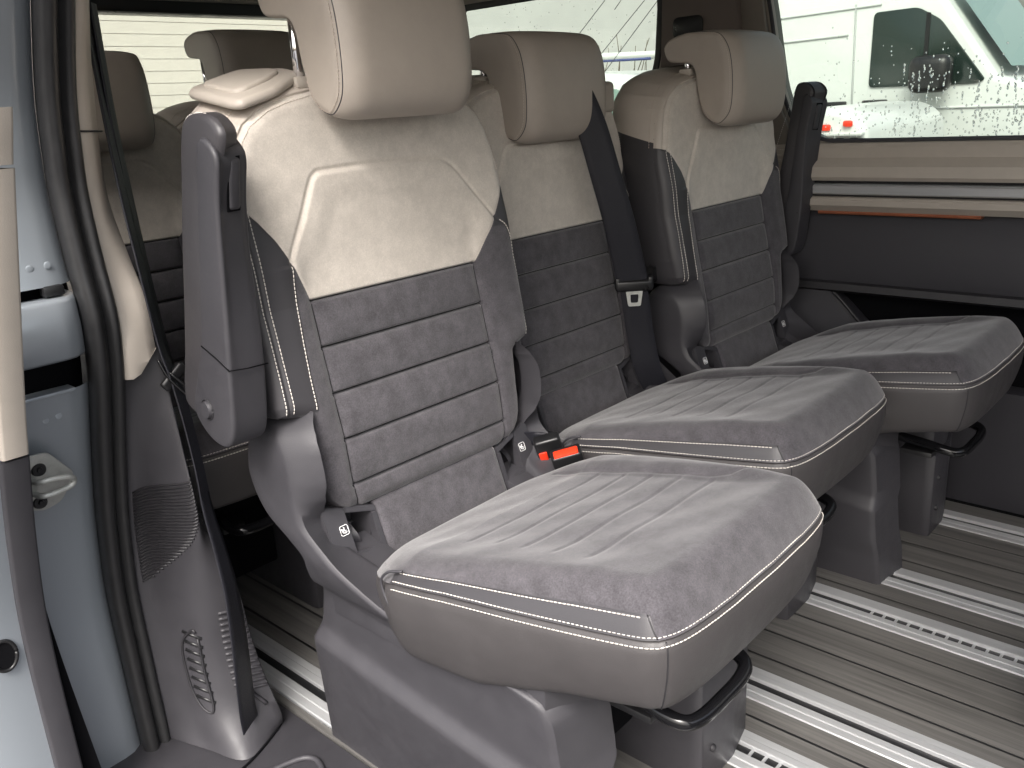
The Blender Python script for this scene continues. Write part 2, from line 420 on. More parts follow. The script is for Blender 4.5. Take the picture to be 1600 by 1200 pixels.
# pillar cover with coat-hook recess
bm = bmesh.new()
prism_bm(bm, [(-.67, 1.20), (-.40, 1.20), (-.43, 1.5), (-.66, 1.5)], 'y', 1.455, 1.499, .008)
adopt(bmobj('pillar_cover', bm, mat('pillar_shade_brown', (.16, .13, .115), .6, mottle=.05, bump=.3)))  # beige plastic darkened in its colour for the cabin shade
bm = bmesh.new(); prism_bm(bm, rr([(-.62, 1.275), (-.52, 1.275), (-.52, 1.335), (-.62, 1.335)], .02), 'y', 1.449, 1.4535, .001)
adopt(bmobj('grab_recess', bm, M_BLKPL))
adopt(tube('belt_slot', [(-.43, 1.48, 1.22), (-.455, 1.48, 1.5)], .008, M_BLACK))
adopt(prism('pillar_cover', [(-.43, .966), (-.235, .966), (-.30, 1.09), (-.345, 1.33), (-.375, 1.5), (-.43, 1.5)], 'y', 1.478, 1.4985, mat('pillar_shade_beige', (.20, .175, .15), .6, bump=.3, mottle=.05), None, .005))  # pillar beige deepened so the colour carries the interior shade
# roof, header, rear
adopt(box('roof', (-.3, .55, 1.585), (4.2, 2.15, .05), M_HEAD, None, .01))
adopt(box('rear_header', (-2.02, .55, 1.512), (.10, 1.95, .10), M_BLKPL, None, .01))
adopt(box('rear_header_trim', (-1.95, .55, 1.535), (.06, 1.95, .07), M_HEAD, None, .01))
adopt(box('tailgate_panel', (-2.05, .55, .52), (.06, 1.95, 1.02), M_PLD, None, .01))
adopt(box('tailgate_frame', (-2.04, -.28, 1.25), (.06, .22, .5), M_PLD, None, .01))
adopt(box('tailgate_frame', (-2.04, 1.42, 1.25), (.06, .22, .5), M_PLD, None, .01))
bm = bmesh.new(); box_bm(bm, (-2.03, .57, 1.25), (.004, 1.48, .46), 0); adopt(bmobj('rear_window_pane', bm, M_GLASSR, smooth=False))
M_WIRE = mat('heater_wire', (.25, .21, .16), .6)
for k in range(11): adopt(tube('heating_wire', [(-2.024, -.17, 1.06+.038*k), (-2.024, .5, 1.062+.038*k), (-2.024, 1.31, 1.06+.038*k)], .0008, M_WIRE, k=5))

# door-opening edge profile in xz (seen at y about -0.4 .. -0.45)
ZP = np.array([-.12, 0, .15, .31, .41, .50, .60, .69, .77, .85, .94, 1.03, 1.08, 1.165, 1.28, 1.5])
XP = np.array([-.575, -.582, -.587, -.588, -.572, -.550, -.515, -.480, -.452, -.438, -.451, -.457, -.450, -.430, -.377, -.26])
def wallprism_glow():  # thin strip whose amber colour paints the glow under the belt line
    return prism('painted_glow_strip', [(1.4885, .7825), (1.4865, .779), (1.4895, .7745), (1.52, .7745), (1.52, .7825)], 'x', -.165, .26, mat('amber_glow_paint', (.30, .10, .05), .45, mottle=.15), None, 0)
def sm_interp(z, zp, xp):
    """monotone-ish smooth interpolation (Catmull on table)"""
    z = np.atleast_1d(np.asarray(z, float)); c = catmull(np.c_[zp, xp], 10); return np.interp(z, c[:, 0], c[:, 1])
def Xe(z): return sm_interp(z, ZP, XP)
zz = np.linspace(-.11, 1.48, 70)
seal = empty('door_seal', (-.55, -.43, 0)); adopt(seal)
seal.location = (0, 0, 0); seal.matrix_parent_inverse = Matrix.Translation((0, -1.5, 0))
bpy.data.objects.remove(seal)
def sealrow(z, x, lobes):
    return [(x+dx, y, z) for y, dx in lobes]
L1 = [(-.444, -.03), (-.449, -.006), (-.4475, .004), (-.443, .011), (-.436, .0145), (-.429, .013), (-.4235, .006), (-.421, -.002), (-.4185, .0), (-.415, .006), (-.4095, .010), (-.404, .009), (-.3995, .003), (-.3975, -.006), (-.396, -.03)]
adopt(loft('rubber_door_seal', [sealrow(z, float(Xe(z)[0]), L1) for z in zz], M_RUB, ang=80))
# painted jamb outboard of the seal
def jamb(name, z0, z1, dx, m, y0=-.446, y1=-.70, n=20):
    rows = []
    for z in np.linspace(z0, z1, n):
        x = float(Xe(z)[0])
        rows.append([(x-.05+dx, y0+.02, z), (x-.016+dx, y0, z), (x-.004+dx, y0-.016, z), (x+dx, y0-.035, z), (x+.002+dx, y0-.10, z), (x+dx, -.60, z), (x-.01+dx, y1, z), (x-.3, y1, z)])
    return adopt(loft(name, rows, m, caps=False, ang=50))
jamb('door_jamb', .905, 1.5, -.012, M_PAINT)
jamb('door_jamb', -.12, .745, -.012, M_PAINT, n=30)
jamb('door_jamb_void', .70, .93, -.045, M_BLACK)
rows = []
for z, d in ((.797, -.03), (.797, .006), (.80, .0105), (.803, .012), (.84, .0125), (.882, .012), (.886, .009), (.888, .004), (.888, -.03)):
    x = float(Xe(z)[0]); rows.append([(x-.05+d, -.44, z), (x-.02+d, -.452, z), (x-.006+d, -.468, z), (x+d, -.485, z), (x+d, -.62, z)])
adopt(loft('guide_rail_cover', rows, M_PAINT, ang=60))
bm = bmesh.new(); box_bm(bm, (-.462, -.476, .898), (.02, .03, .016), .004); adopt(bmobj('rail_clip', bm, M_BLKPL))
box_o = box('rail_lip', (-.483, -.55, .744), (.03, .16, .006), M_PAINT, None, .002); adopt(box_o)
adopt(wallprism_glow())
# little weld dimples
for y, z in ((-.475, .935), (-.50, .934), (-.524, .933), (-.497, .705), (-.516, .703)):
    bm = bmesh.new(); r_ = bmesh.ops.create_uvsphere(bm, u_segments=12, v_segments=8, radius=.0055)
    x = float(Xe(z)[0]); bmesh.ops.scale(bm, vec=(.12, 1, 1), verts=r_['verts']); bmesh.ops.translate(bm, vec=(x-.0105, y, z), verts=r_['verts']); adopt(bmobj('weld_dimple', bm, M_PAINT))
# striker
st = []
def sx(y, z, d=0): return float(Xe(z)[0])-.006+d
bm = bmesh.new()
pl = rr([(-.560, .660), (-.527, .657), (-.490, .607), (-.494, .590), (-.512, .559), (-.537, .552), (-.562, .562)], .008, 4)
prism_bm(bm, pl, 'x', -.003, .003, .0015)
sh = bmobj('striker_plate', bm, M_ZINC); sh.location = (sx(0, .63)+.012, 0, 0); sh.rotation_euler = (0, math.radians(21), 0)
sh.location = (-.503, 0, 0); 
sh.rotation_euler = (0, 0, 0)
for v in sh.data.vertices: v.co.x += (v.co.z-.61)*.38+.004
adopt(sh)
def spx(z): return -.499+(z-.61)*.38
loop_ = catmull([(spx(.615), -.552, .612), (spx(.616)+.022, -.549, .616), (spx(.62)+.027, -.53, .617), (spx(.62)+.026, -.508, .612), (spx(.605)+.022, -.499, .602), (spx(.595)+.024, -.505, .593), (spx(.59)+.027, -.53, .590), (spx(.59)+.022, -.547, .590), (spx(.59), -.552, .590)], 6)
o = tube('striker_loop', loop_+np.array([.503, 0, 0]), .0048, M_ZINC, k=12); o.parent = sh
for yy, zc in ((-.542, .632), (-.544, .572)):
    bm = bmesh.new(); bmesh.ops.create_cone(bm, cap_ends=True, segments=24, radius1=.0115, radius2=.0095, depth=.006)
    bmesh.ops.rotate(bm, cent=(0, 0, 0), matrix=Matrix.Rotation(math.pi/2, 3, 'Y'), verts=bm.verts)
    r_ = bmesh.ops.create_cone(bm, cap_ends=True, segments=6, radius1=.005, radius2=.004, depth=.004)
    bmesh.ops.rotate(bm, cent=(0, 0, 0), matrix=Matrix.Rotation(math.pi/2, 3, 'Y'), verts=r_['verts']); bmesh.ops.translate(bm, vec=(.0045, 0, 0), verts=r_['verts'])
    bmesh.ops.translate(bm, vec=(spx(zc)+.005+.503, yy, zc), verts=bm.verts)
    o = bmobj('striker_screw', bm, M_BLKPL); o.parent = sh

# pillar trim inboard of the seal
# columns: y, x per row
PT = [  # z,  x@-.398, x@-.380, x@-.350, inner edge y, inner edge x
 (1.5, -.275, -.28, -.35, -.345, -.36), (1.28, -.385, -.39, -.448, -.345, -.46), (1.18, -.437, -.442, -.482, -.345, -.495), (1.03, -.462, -.466, -.508, -.345, -.52),
 (.93, -.462, -.462, -.474, -.345, -.485), (.86, -.450, -.448, -.444, -.343, -.455), (.80, -.440, -.438, -.441, -.345, -.45), (.74, -.450, -.444, -.438, -.345, -.455)]
rows = []
pt = np.array(PT)
for z in np.linspace(1.5, .735, 50):
    v = [sm_interp(-z, -pt[:, 0], pt[:, k])[0] for k in range(1, 6)]
    # lower edge of the beige cover sweeps down toward the seal
    zl = z if z > .80 else None
    col = []
    for y, x in ((-.404, v[0]-.03), (-.400, v[0]), (-.392, (v[0]+v[1])/2+.003), (-.380, v[1]+.003), (-.366, (v[1]+v[2])/2+.002), (-.350, v[2]), (v[3]+.002, v[4]-.006), (v[3]+.006, v[4]-.06), (-.30, v[4]-.5)):
        t = sstep(z, .735, .90); zmin = .742+max(0, (y+.385))*1.2 if y < -.34 else .79
        col.append((x, y, max(z, zmin)+0*t))
    rows.append(col)
adopt(loft('upper_pillar_trim', rows, M_BEIGE, ang=60))
adopt(tube('trim_joint', [(-.452, -.404, 1.117), (-.4465, -.399, 1.117), (-.449, -.385, 1.116), (-.470, -.364, 1.1155), (-.4915, -.3495, 1.115), (-.500, -.343, 1.115)], .0016, M_PLD, k=6))
PL = [  # z, x@-.398, x@-.37, x@-.335, inner y, inner x
 (.80, -.455, -.46, -.455, -.335, -.46), (.70, -.487, -.478, -.452, -.333, -.462), (.60, -.523, -.500, -.444, -.335, -.455), (.50, -.556, -.530, -.437, -.332, -.45),
 (.44, -.571, -.548, -.452, -.315, -.457), (.38, -.580, -.558, -.470, -.292, -.455), (.30, -.588, -.560, -.482, -.275, -.455), (.20, -.588, -.556, -.492, -.262, -.465),
 (.12, -.585, -.550, -.488, -.255, -.455), (.06, -.583, -.54, -.470, -.248, -.440), (.02, -.58, -.52, -.430, -.243, -.432), (0, -.575, -.49, -.405, -.240, -.440)]
plt_ = np.array(PL)
def trim_pt(z, s):
    """lower trim surface: s 0 at the seal .. 1 at the inner edge"""
    v = [sm_interp(-z, -plt_[:, 0], plt_[:, k])[0] for k in range(1, 6)]
    Y = [-.400, -.372, -.338, v[3]]; X = [v[0], v[1], v[2], v[4]]
    t = s*3; i = min(int(t), 2); fr = t-i
    c = catmull(np.c_[X, Y], 8); q = s*(len(c)-1); j = min(int(q), len(c)-2); p = c[j]*(1-(q-j))+c[j+1]*(q-j)
    return np.array([p[0], p[1], z])
rows = []
for z in list(np.linspace(.80, .06, 55))+[.045, .03, .018, .008, .0]:
    rows.append([trim_pt(z, 0)-np.array([.03, .006, 0])]+[trim_pt(z, s) for s in np.linspace(0, 1, 22)]+[trim_pt(z, 1)+np.array([-.012, .006, 0]), trim_pt(z, 1)+np.array([-.08, .012, 0]), trim_pt(z, 1)+np.array([-.6, .03, 0])])
lt = adopt(loft('lower_pillar_trim', rows, M_PL, ang=70))
def patch_ribs(name, z0, z1, sa, sb, n, m, r=.0013, tilt=0, off=.0005):
    L = []
    for k in range(n):
        z = z0+(z1-z0)*k/(n-1); a = sa(z) if callable(sa) else sa; b = sb(z) if callable(sb) else sb
        P = [trim_pt(z+tilt*(s-a), s)+np.array([off, -off, 0]) for s in np.linspace(a, b, 8)]
        L.append((P, r))
    return tubes(name, L, m, k=6)
o = patch_ribs('speaker_grille', .335, .52, lambda z: .12, lambda z: .20+.70*math.sqrt(max(0, (z-.33)/.19)), 30, M_PLD, .0022, .05); adopt(o)
o = patch_ribs('grip_ribs', .10, .27, .80, 1.0, 14, M_PL, .0032, -.03); adopt(o)
# vent frame
P = [trim_pt(z, s)+np.array([.001, -.001, 0]) for z, s in ((.235, .60), (.23, .52), (.205, .455), (.165, .44), (.11, .455), (.075, .52), (.075, .61), (.15, .62))]
adopt(tube('vent_rim', catmull(P, 5, True), .0025, M_PLD, k=8))
adopt(tubes('vent_slats', [([trim_pt(z, .48)+np.array([.001, 0, 0]), trim_pt(z-.012, .64)+np.array([.001, 0, 0])], .0035) for z in np.linspace(.235, .10, 8)], M_BLKPL))
adopt(tube('foot_ridge', catmull([trim_pt(.15, .86)+np.array([.001, -.001, 0]), trim_pt(.10, .88)+np.array([.003, -.002, 0]), trim_pt(.06, .94)+np.array([.003, 0, 0])], 6), .004, M_PL, k=8))
# step at the door
bm = bmesh.new()
prism_bm(bm, [(-.62, -.66), (2.0, -.66), (2.0, -.208), (-.62, -.208)], 'z', -.06, -.002, .002)
adopt(bmobj('step_cover', bm, M_PL))
lip = catmull([(-.385, -.42, 0), (-.350, -.345, .001), (-.334, -.292, .0015), (-.318, -.266, .0015), (-.290, -.262, .0015), (-.245, -.285, .001), (-.21, -.33, 0)], 8)
adopt(tube('step_recess_lip', lip, .0055, M_PL))
seam = catmull([(-.470, -.232, .0), (-.443, -.240, .001), (-.418, -.285, .001), (-.397, -.335, .001), (-.388, -.38, .001), (-.39, -.45, .001)], 8)
adopt(tube('foot_joint', seam, .0022, M_BLACK))
adopt(box('body_side', (-1.35, -.60, .55), (1.3, .04, 1.9), M_PAINT, None, .01))

adopt(box('pillar_light_blocker', (1.30, -.47, .75), (.16, .10, 1.7), M_PLD, None, .03))  # unseen pillar, added to cut the light reaching the floor
adopt(box('side_light_blocker', (1.85, -.50, .45), (1.0, .08, 1.1), M_PLD, None, .02))  # unseen side wall, added as a light blocker
adopt(box('front_light_blocker', (2.32, .5, .5), (.06, 2.1, 1.2), M_PLD, None, .02))  # unseen panel, added to hold back light from the front
# ---- sliding door edge (open, slid back)
door = empty('sliding_door', (-.48, -.62, 0), 'silver blue sliding door edge with beige and dark trim strip and an oval black hole', 'door')
ZD = np.array([-.2, .14, .38, .55, .70, .80, .95, 1.08, 1.15, 1.3, 1.5]); XD = np.array([-.47, -.478, -.470, -.425, -.365, -.32, -.245, -.180, -.140, -.07, .0])
def Xd(z): return sm_interp(z, ZD, XD)[0]
def dstrip(name, z0, z1, m, y0, y1, d, parent, n=30, r=.004, slantz=0):
    rows = []
    for z in np.linspace(z0, z1, n):
        x = Xd(z)+d+.48
        rows.append([(x-.12, y0+.62+.0, z), (x-r, y0+.62, z), (x-r*.3, y0+.62-r*.3, z), (x, y0+.62-r, z), (x, y1+.62+r, z), (x-r*.3, y1+.62+r*.3, z), (x-r, y1+.62, z), (x-.12, y1+.62, z)])
    return loft(name, rows, m, parent, caps=True, ang=50)
dstrip('upper_trim_strip', .705, 1.083, M_BEIGE, -.588, -.622, .012, door)
dstrip('upper_trim_strip', 1.087, 1.145, M_BEIGE, -.590, -.625, .014, door)
dstrip('lower_trim_strip', -.15, .700, M_PL, -.586, -.624, .008, door)
dstrip('door_shell', -.2, 1.5, M_PAINT, -.606, -.76, -.004, door, r=.012)
rows = []
for z in np.linspace(-.15, .47, 16):
    x = Xd(z)+.48-.012; wd = .004+.050*max(0, (.47-z)/.62)
    rows.append([(x-.10, .034, z), (x, .034, z), (x, .030+wd, z), (x-.02, .032+wd, z), (x-.10, .032+wd, z)])
loft('door_gap_shade', rows, M_BLACK, door)  # black sheet painted in for the shade between strip and jamb
hz = .37; hx = Xd(hz)+.48-.002
bm = bmesh.new(); bmesh.ops.create_cone(bm, cap_ends=True, segments=32, radius1=.021, radius2=.019, depth=.006)
bmesh.ops.rotate(bm, cent=(0, 0, 0), matrix=Matrix.Rotation(math.pi/2, 3, 'Y'), verts=bm.verts); bmesh.ops.scale(bm, vec=(1, .8, 1.2), verts=bm.verts)
bmesh.ops.translate(bm, vec=(hx, -.033, hz), verts=bm.verts); bmobj('oval_hole', bm, M_BLACK, door)
a_ = np.linspace(0, 2*math.pi, 33)
tube('hole_rim', [(hx+.003, -.033+.017*math.cos(t), hz+.025*math.sin(t)) for t in a_], .003, M_BLKPL, door, k=8)
# ================================================================== SEAT
def cushion_shape(outl, ):
    pass
def W(z):
    T = [(.500, .160), (.502, .180), (.507, .198), (.515, .212), (.53, .225), (.55, .233), (.58, .2365), (.64, .237), (.672, .2385), (.680, .262), (.6845, .279), (.70, .286), (.74, .290), (.80, .292), (.90, .292), (.97, .290), (1.02, .283), (1.055, .275), (1.088, .263), (1.115, .246), (1.141, .214), (1.154, .180), (1.164, .135), (1.168, .09), (1.170, .03)]
    a = np.array(T); return np.interp(z, a[:, 0], a[:, 1])
zrow = np.concatenate([np.linspace(.500, .535, 24)[:-1], np.linspace(.535, .665, 54)[:-1], np.linspace(.665, .705, 30)[:-1], np.linspace(.705, 1.08, 150)[:-1], np.linspace(1.08, 1.17, 60)])
zrow = np.unique(np.round(np.concatenate([zrow]+[zs_+np.array([-.0045, -.003, -.0018, -.0009, 0, .0009, .0018, .003, .0045]) for zs_ in (.547, .623, .697, .771, .845)]), 5))
outR = [(W(z), z) for z in zrow]
OUT = outR+[(-y, z) for y, z in outR[::-1]]; OUTC = OUT+[OUT[0]]
OUTd = OUTC[::2]+[OUTC[-1]]
def xc(z):
    a = np.array([(.44, -.182), (.50, -.188), (.547, -.194), (.623, -.202), (.697, -.2185), (.771, -.2336), (.845, -.2479), (.92, -.2525), (1.03, -.258), (1.10, -.266), (1.18, -.28)])
    return np.interp(z, a[:, 0], a[:, 1])
EMB = [(y, z) for y, z in catmull([(-.208, .905), (-.205, .92), (-.177, .969), (-.152, 1.022), (-.140, 1.035), (-.120, 1.039), (0, 1.041), (.107, 1.039), (.135, 1.031), (.155, 1.018), (.20, .970), (.244, .917)], 4)]
ZB_Y = np.array([-.31, -.285, -.270, -.250, -.228, -.205, -.190, -.181, .181, .29, .31]); ZB_Z = np.array([1.003, 1.002, .996, .975, .945, .905, .868, .845, .845, .990, 1.0])
BEB = list(zip(ZB_Y, ZB_Z))
VS = .1795
seams = [([(-VS, z), (VS, z)], .0085, .0027) for z in (.547, .623, .697, .771)]
seams += [([(-VS, .845), (VS, .845)], .0070, .0024)]
seams += [([(s*VS, .845), (s*VS, .56), (s*.178, .53), (s*.172, .500)], .0042, .0025) for s in (-1, 1)]
seams += [([(VS, .845), (.29, .990)], .0016, .002), (BEB[1:8], .0016, .002)]
IN1 = [(y*(1-.010/max(abs(y), .05)), z-.0105*sstep(z, 1.08, 1.165)) for y, z in outR if z > 1.0]
INN = [(-y, z) for y, z in IN1]
seams += [(IN1[::3]+[IN1[-1]], .0060, .0022), (INN[::3]+[INN[-1]], .0060, .0022)]
NEARL = [(-.2680, z) for z in np.linspace(.687, 1.0, 8)]
seams += [(NEARL, .0036, .0018)]
INNERL = [(y, z) for z, y in ((.687, -.2205), (.74, -.219), (.80, -.215), (.86, -.209), (.91, -.204))]
seams += [(INNERL, .0012, .0016)]
ARC = [tuple(p) for p in catmull([(.2465, .915), (.262, .903), (.276, .875), (.2835, .83), (.284, .77), (.280, .72), (.268, .688)], 5)]
seams += [(ARC, .0014, .0018)]
def front_x(y, z):
    y = np.asarray(y, float); z = np.asarray(z, float)
    d = dpoly(y, z, OUTd); r = .030
    e = np.clip(r-d, 0, r); drop = r-np.sqrt(np.maximum(r*r-e*e, 0))
    x = xc(z)-drop
    # bolsters rise a little beside the stripes, crown of the shoulder part
    x = x+.010*sstep(np.abs(y), .17, .235)*sstep(z, .60, .70)*(1-sstep(z, .90, 1.0))
    x = x+.006*(1-(y/.25)**2)*sstep(z, .88, .98)
    inside = sstep(-dpoly(y, z, EMB), -.006, 0)
    # embossed trapezoid is raised inside its line
    zl = np.interp(y, [p[0] for p in EMB], [p[1] for p in EMB]); ins = (z < zl) & (np.abs(y+.0) < .25) & (z > .845)
    de = dpoly(y, z, EMB)
    x = x+np.where(ins, .0034*sstep(de, 0, .007)*(1-sstep(de, .02, .06)), .0)*sstep(z, .87, .93)*sstep(.25-np.abs(y), 0, .03)-.0030*np.exp(-(de/.0030)**2)
    # soft pillows
    st_ = (np.abs(y) < VS) & (z < .845)
    zs = np.array([.46, .547, .623, .697, .771, .845])
    k = np.clip(np.searchsorted(zs, z)-1, 0, 4); t = (z-zs[k])/(zs[k+1]-zs[k])
    x = x+np.where(st_, .0050*(1-np.abs(2*np.clip(t, 0, 1)-1)**2.2)*sstep(VS-np.abs(y), 0, .02), 0)
    x = x+np.where(np.abs(y) > VS, .004*sstep(np.abs(y)-VS, 0, .015), 0)*(1-sstep(z, .80, .93))
    for P, dep, wd in seams:
        x = x-dep*np.exp(-(dpoly(y, z, P)/wd)**2)
    return x
def sd_beige(y, z):
    zb = np.interp(y, ZB_Y, ZB_Z); sl = np.interp(y, (ZB_Y[1:]+ZB_Y[:-1])/2, np.diff(ZB_Z)/np.diff(ZB_Y))
    return (z-zb)/np.sqrt(1+sl**2)
def sd_leather(y, z):
    yl = np.interp(z, [p[1] for p in INNERL], [p[0] for p in INNERL])
    a = np.minimum(yl-y, z-.684)
    ya = np.interp(z, [p[1] for p in ARC[::-1]], [p[0] for p in ARC[::-1]])
    b = np.minimum(y-ya, np.minimum(z-.68, .92-z)); b = np.maximum(b, np.minimum(np.minimum(y-.181, z-.905), 1.02-z))
    c = .010-dpoly(y, z, OUTd[:])           # outer rim
    c = np.where(z > 1.0, c, np.where(np.abs(y) > 0, c-.004, c))
    sb = sd_beige(y, z)
    return np.where(sb > 0, c, np.maximum(np.maximum(a, b), c))
NU = 230
us = np.linspace(-1, 1, NU); us = np.sign(us)*(1-(1-np.abs(us))**1.25)
yy = us[None, :]*W(zrow)[:, None]; zz2 = np.repeat(zrow[:, None], NU, 1)
FX = front_x(yy, zz2)
SB = sd_beige(yy, zz2); SLt = sd_leather(yy, zz2)

def make_back(root):
    V = np.stack([FX, yy, zz2], -1).reshape(-1, 3); F = np.array(grid_faces(len(zrow), NU))[:, ::-1]
    cy = yy.reshape(-1)[F].mean(1); cz = zz2.reshape(-1)[F].mean(1)
    b = SB.reshape(-1)[F].mean(1) > 0
    groups = {'upper_cover': b, 'centre_panel': (~b) & (np.abs(cy) < VS), 'side_bolster': (~b) & (cy <= -VS), 'side_bolster_far': (~b) & (cy >= VS)}
    me0 = mesh('tmp', V, F[:1], M_UP)      # smooth normals from the whole sheet are kept with shared vertices below
    bpy.data.objects.remove(me0)
    for nm, mk in groups.items():
        fs = F[mk]; u, inv = np.unique(fs, return_inverse=True); inv = inv.reshape(fs.shape)
        mesh(nm.replace('_far', ''), V[u], inv, M_UP, root, attrs={'beige': SB.reshape(-1)[u], 'leather': SLt.reshape(-1)[u]})
    M_SEAMSHADE = MATS.get('dark_seam_shade') or mat('dark_seam_shade', (.012, .011, .012), .8)
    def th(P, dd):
        q = P3(P, -dd); tube('seam_shade_line', q, .0010, M_SEAMSHADE, root, k=6)  # dark tube paints the crease shade into the seam groove
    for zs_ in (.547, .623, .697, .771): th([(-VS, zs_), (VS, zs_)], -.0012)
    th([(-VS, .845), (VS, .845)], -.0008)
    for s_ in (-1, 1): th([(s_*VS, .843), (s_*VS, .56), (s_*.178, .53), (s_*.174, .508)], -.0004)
    # side walls and back shell
    n = len(zrow)
    loop = [(i, 0) for i in range(n)]+[(n-1, j) for j in range(1, NU)]+[(i, NU-1) for i in range(n-2, -1, -1)]+[(0, j) for j in range(NU-2, 0, -1)]
    L = np.array([[FX[i, j], yy[i, j], zz2[i, j]] for i, j in loop])
    sel = [0]
    for i in range(1, len(L)):
        if np.linalg.norm(L[i]-L[sel[-1]]) > .0035: sel.append(i)
    L = L[sel]
    T = np.roll(L, -1, 0)-np.roll(L, 1, 0); N = np.c_[np.zeros(len(L)), -T[:, 2], T[:, 1]]; N /= np.linalg.norm(N, axis=1)[:, None]+1e-9
    cen = np.array([0, 0, .8])
    if ((L+N*.01-cen)[:, 1:]**2).sum() < ((L-cen)[:, 1:]**2).sum(): N = -N
    for _ in range(6): N = (N+np.roll(N, 1, 0)+np.roll(N, -1, 0))/3
    N /= np.linalg.norm(N, axis=1)[:, None]
    low = (L[:, 2] < .682)
    rings = []; 
    fl = sstep(L[:, 2], 1.05, 1.12)
    for dx, o_ in ((0, 0), (-.005, .0012), (-.015, .003), (-.03, .004), (-.05, .004), (-.07, .003), (-.09, .001), (-.105, -.004), (-.117, -.011), (-.126, -.022), (-.131, -.036)):
        R = L+N*(o_+.014*float(sstep(np.array(-dx), .01, .095))*fl*(1-.75*float(sstep(np.array(-dx), .115, .131))))[:, None]; sc_ = np.where(low, .75, 1.0)*(1+.12*fl); 
        x = L[:, 0]+dx*sc_
        R = R.copy(); R[:, 0] = x
        # the top slopes gently backwards
        R[:, 2] += -.020*float(sstep(np.array(-dx), .10, .131))*fl
        rings.append(R)
    k = len(L); V = np.concatenate(rings); F = grid_faces(len(rings), k, True)+[tuple((len(rings)-1)*k+i for i in range(k))]
    zz_, xx_ = V[:, 2], V[:, 0]
    sb = zz_-(1.0+np.clip(-.235-xx_, -.05, .3)*.26)
    mesh('back_shell', V, F, M_UP, root, attrs={'beige': sb, 'leather': np.full(len(V), .05)})
def P3(poly, off=.0006, step=.004):
    P = np.array(poly); d = np.linalg.norm(np.diff(P, axis=0), axis=1); s = np.concatenate([[0], np.cumsum(d)]); t = np.arange(0, s[-1], step)
    y = np.interp(t, s, P[:, 0]); z = np.interp(t, s, P[:, 1]); return np.c_[front_x(y, z)+off, y, z]
def back_stitches(root):
    A = [(-.2735, z) for z in np.linspace(.69, 1.0, 9)]; B = [(-.2625, z) for z in np.linspace(.69, .998, 9)]
    Cc = [(y+.0035*-1, z) for y, z in INNERL]
    Cc = [(y-.004, z) for y, z in INNERL]
    arc = [(y+.003, z+.001) for y, z in ARC]
    stitches('seam_stitching', [P3(A, .0008), P3(B), P3(Cc), P3(arc)], M_STITCH, root)
    up1 = [(y*(1-.004/max(abs(y), .05)), z-.005*sstep(z, 1.08, 1.165)) for y, z in outR if z > 1.0]
    i1 = [(y*(1-.0155/max(abs(y), .05)), z-.0155*sstep(z, 1.08, 1.165)) for y, z in outR if z > 1.0]
    stitches('seam_stitching', [P3(i1), P3([(-y, z) for y, z in i1])], M_STITCHB, root, pitch=.0055, ln=.0036, r=.0007)
    # second line just behind the edge, on the side wall
    E = np.array([(FX[i, 0]-.010, yy[i, 0]-.0035, zz2[i, 0]) for i in range(len(zrow)) if zrow[i] > 1.0])
    E2 = []
    for y, z in [p for p in outR if p[1] > 1.0]:
        nz = sstep(z, 1.06, 1.165)*.0035; ny = .0028*(1-sstep(z, 1.13, 1.165)*.8)
        E2.append((float(front_x(y, z))-.011, -(y+ny), z+nz))
    E2 = np.array(E2)[::2]
    stitches('seam_stitching', [E2, E2*np.array([1, -1, 1])], M_STITCHB, root, pitch=.0055, ln=.0036, r=.0007)

# ---- seat cushion: top sheet and skirt from one outline
CX = np.array([(-.165, .10), (-.162, .135), (-.150, .170), (-.125, .203), (-.09, .232), (-.05, .256), (-.01, .270), (.05, .270), (.10, .267), (.15, .262), (.20, .257), (.25, .2505), (.30, .243), (.34, .2365), (.37, .231), (.390, .2265), (.402, .221), (.411, .213), (.418, .203), (.424, .185), (.4285, .160), (.432, .12), (.434, .07), (.4345, .02)])
xrow = np.concatenate([np.linspace(-.165, -.12, 14)[:-1], np.linspace(-.12, .36, 150)[:-1], np.linspace(.36, .4345, 75)])
cc_ = catmull(CX, 6)
def YH(x): return np.interp(x, cc_[:, 0], cc_[:, 1])
cR = [(x, YH(x)) for x in xrow]; COUT = cR+[(x, -y) for x, y in cR[::-1]]; COUT = COUT+[COUT[0]]; COUTd = COUT[::2]+[COUT[-1]]
def zseam(x): return np.interp(x, [-.17, -.10, -.05, 0, .1, .2, .3, .43], [.405, .440, .462, .478, .494, .504, .513, .525])
def zbot(x, y):
    return np.interp(x, [-.17, 0, .13, .2, .28, .38, .41, .434], [.350, .340, .348, .368, .390, .407, .409, .403])
RIBX = [.045, .10, .152, .207, .265]
def hcrest(x): return np.interp(x, [-.17, -.05, 0, .1, .2, .3, .36, .43], [.022, .024, .028, .036, .046, .056, .058, .058])
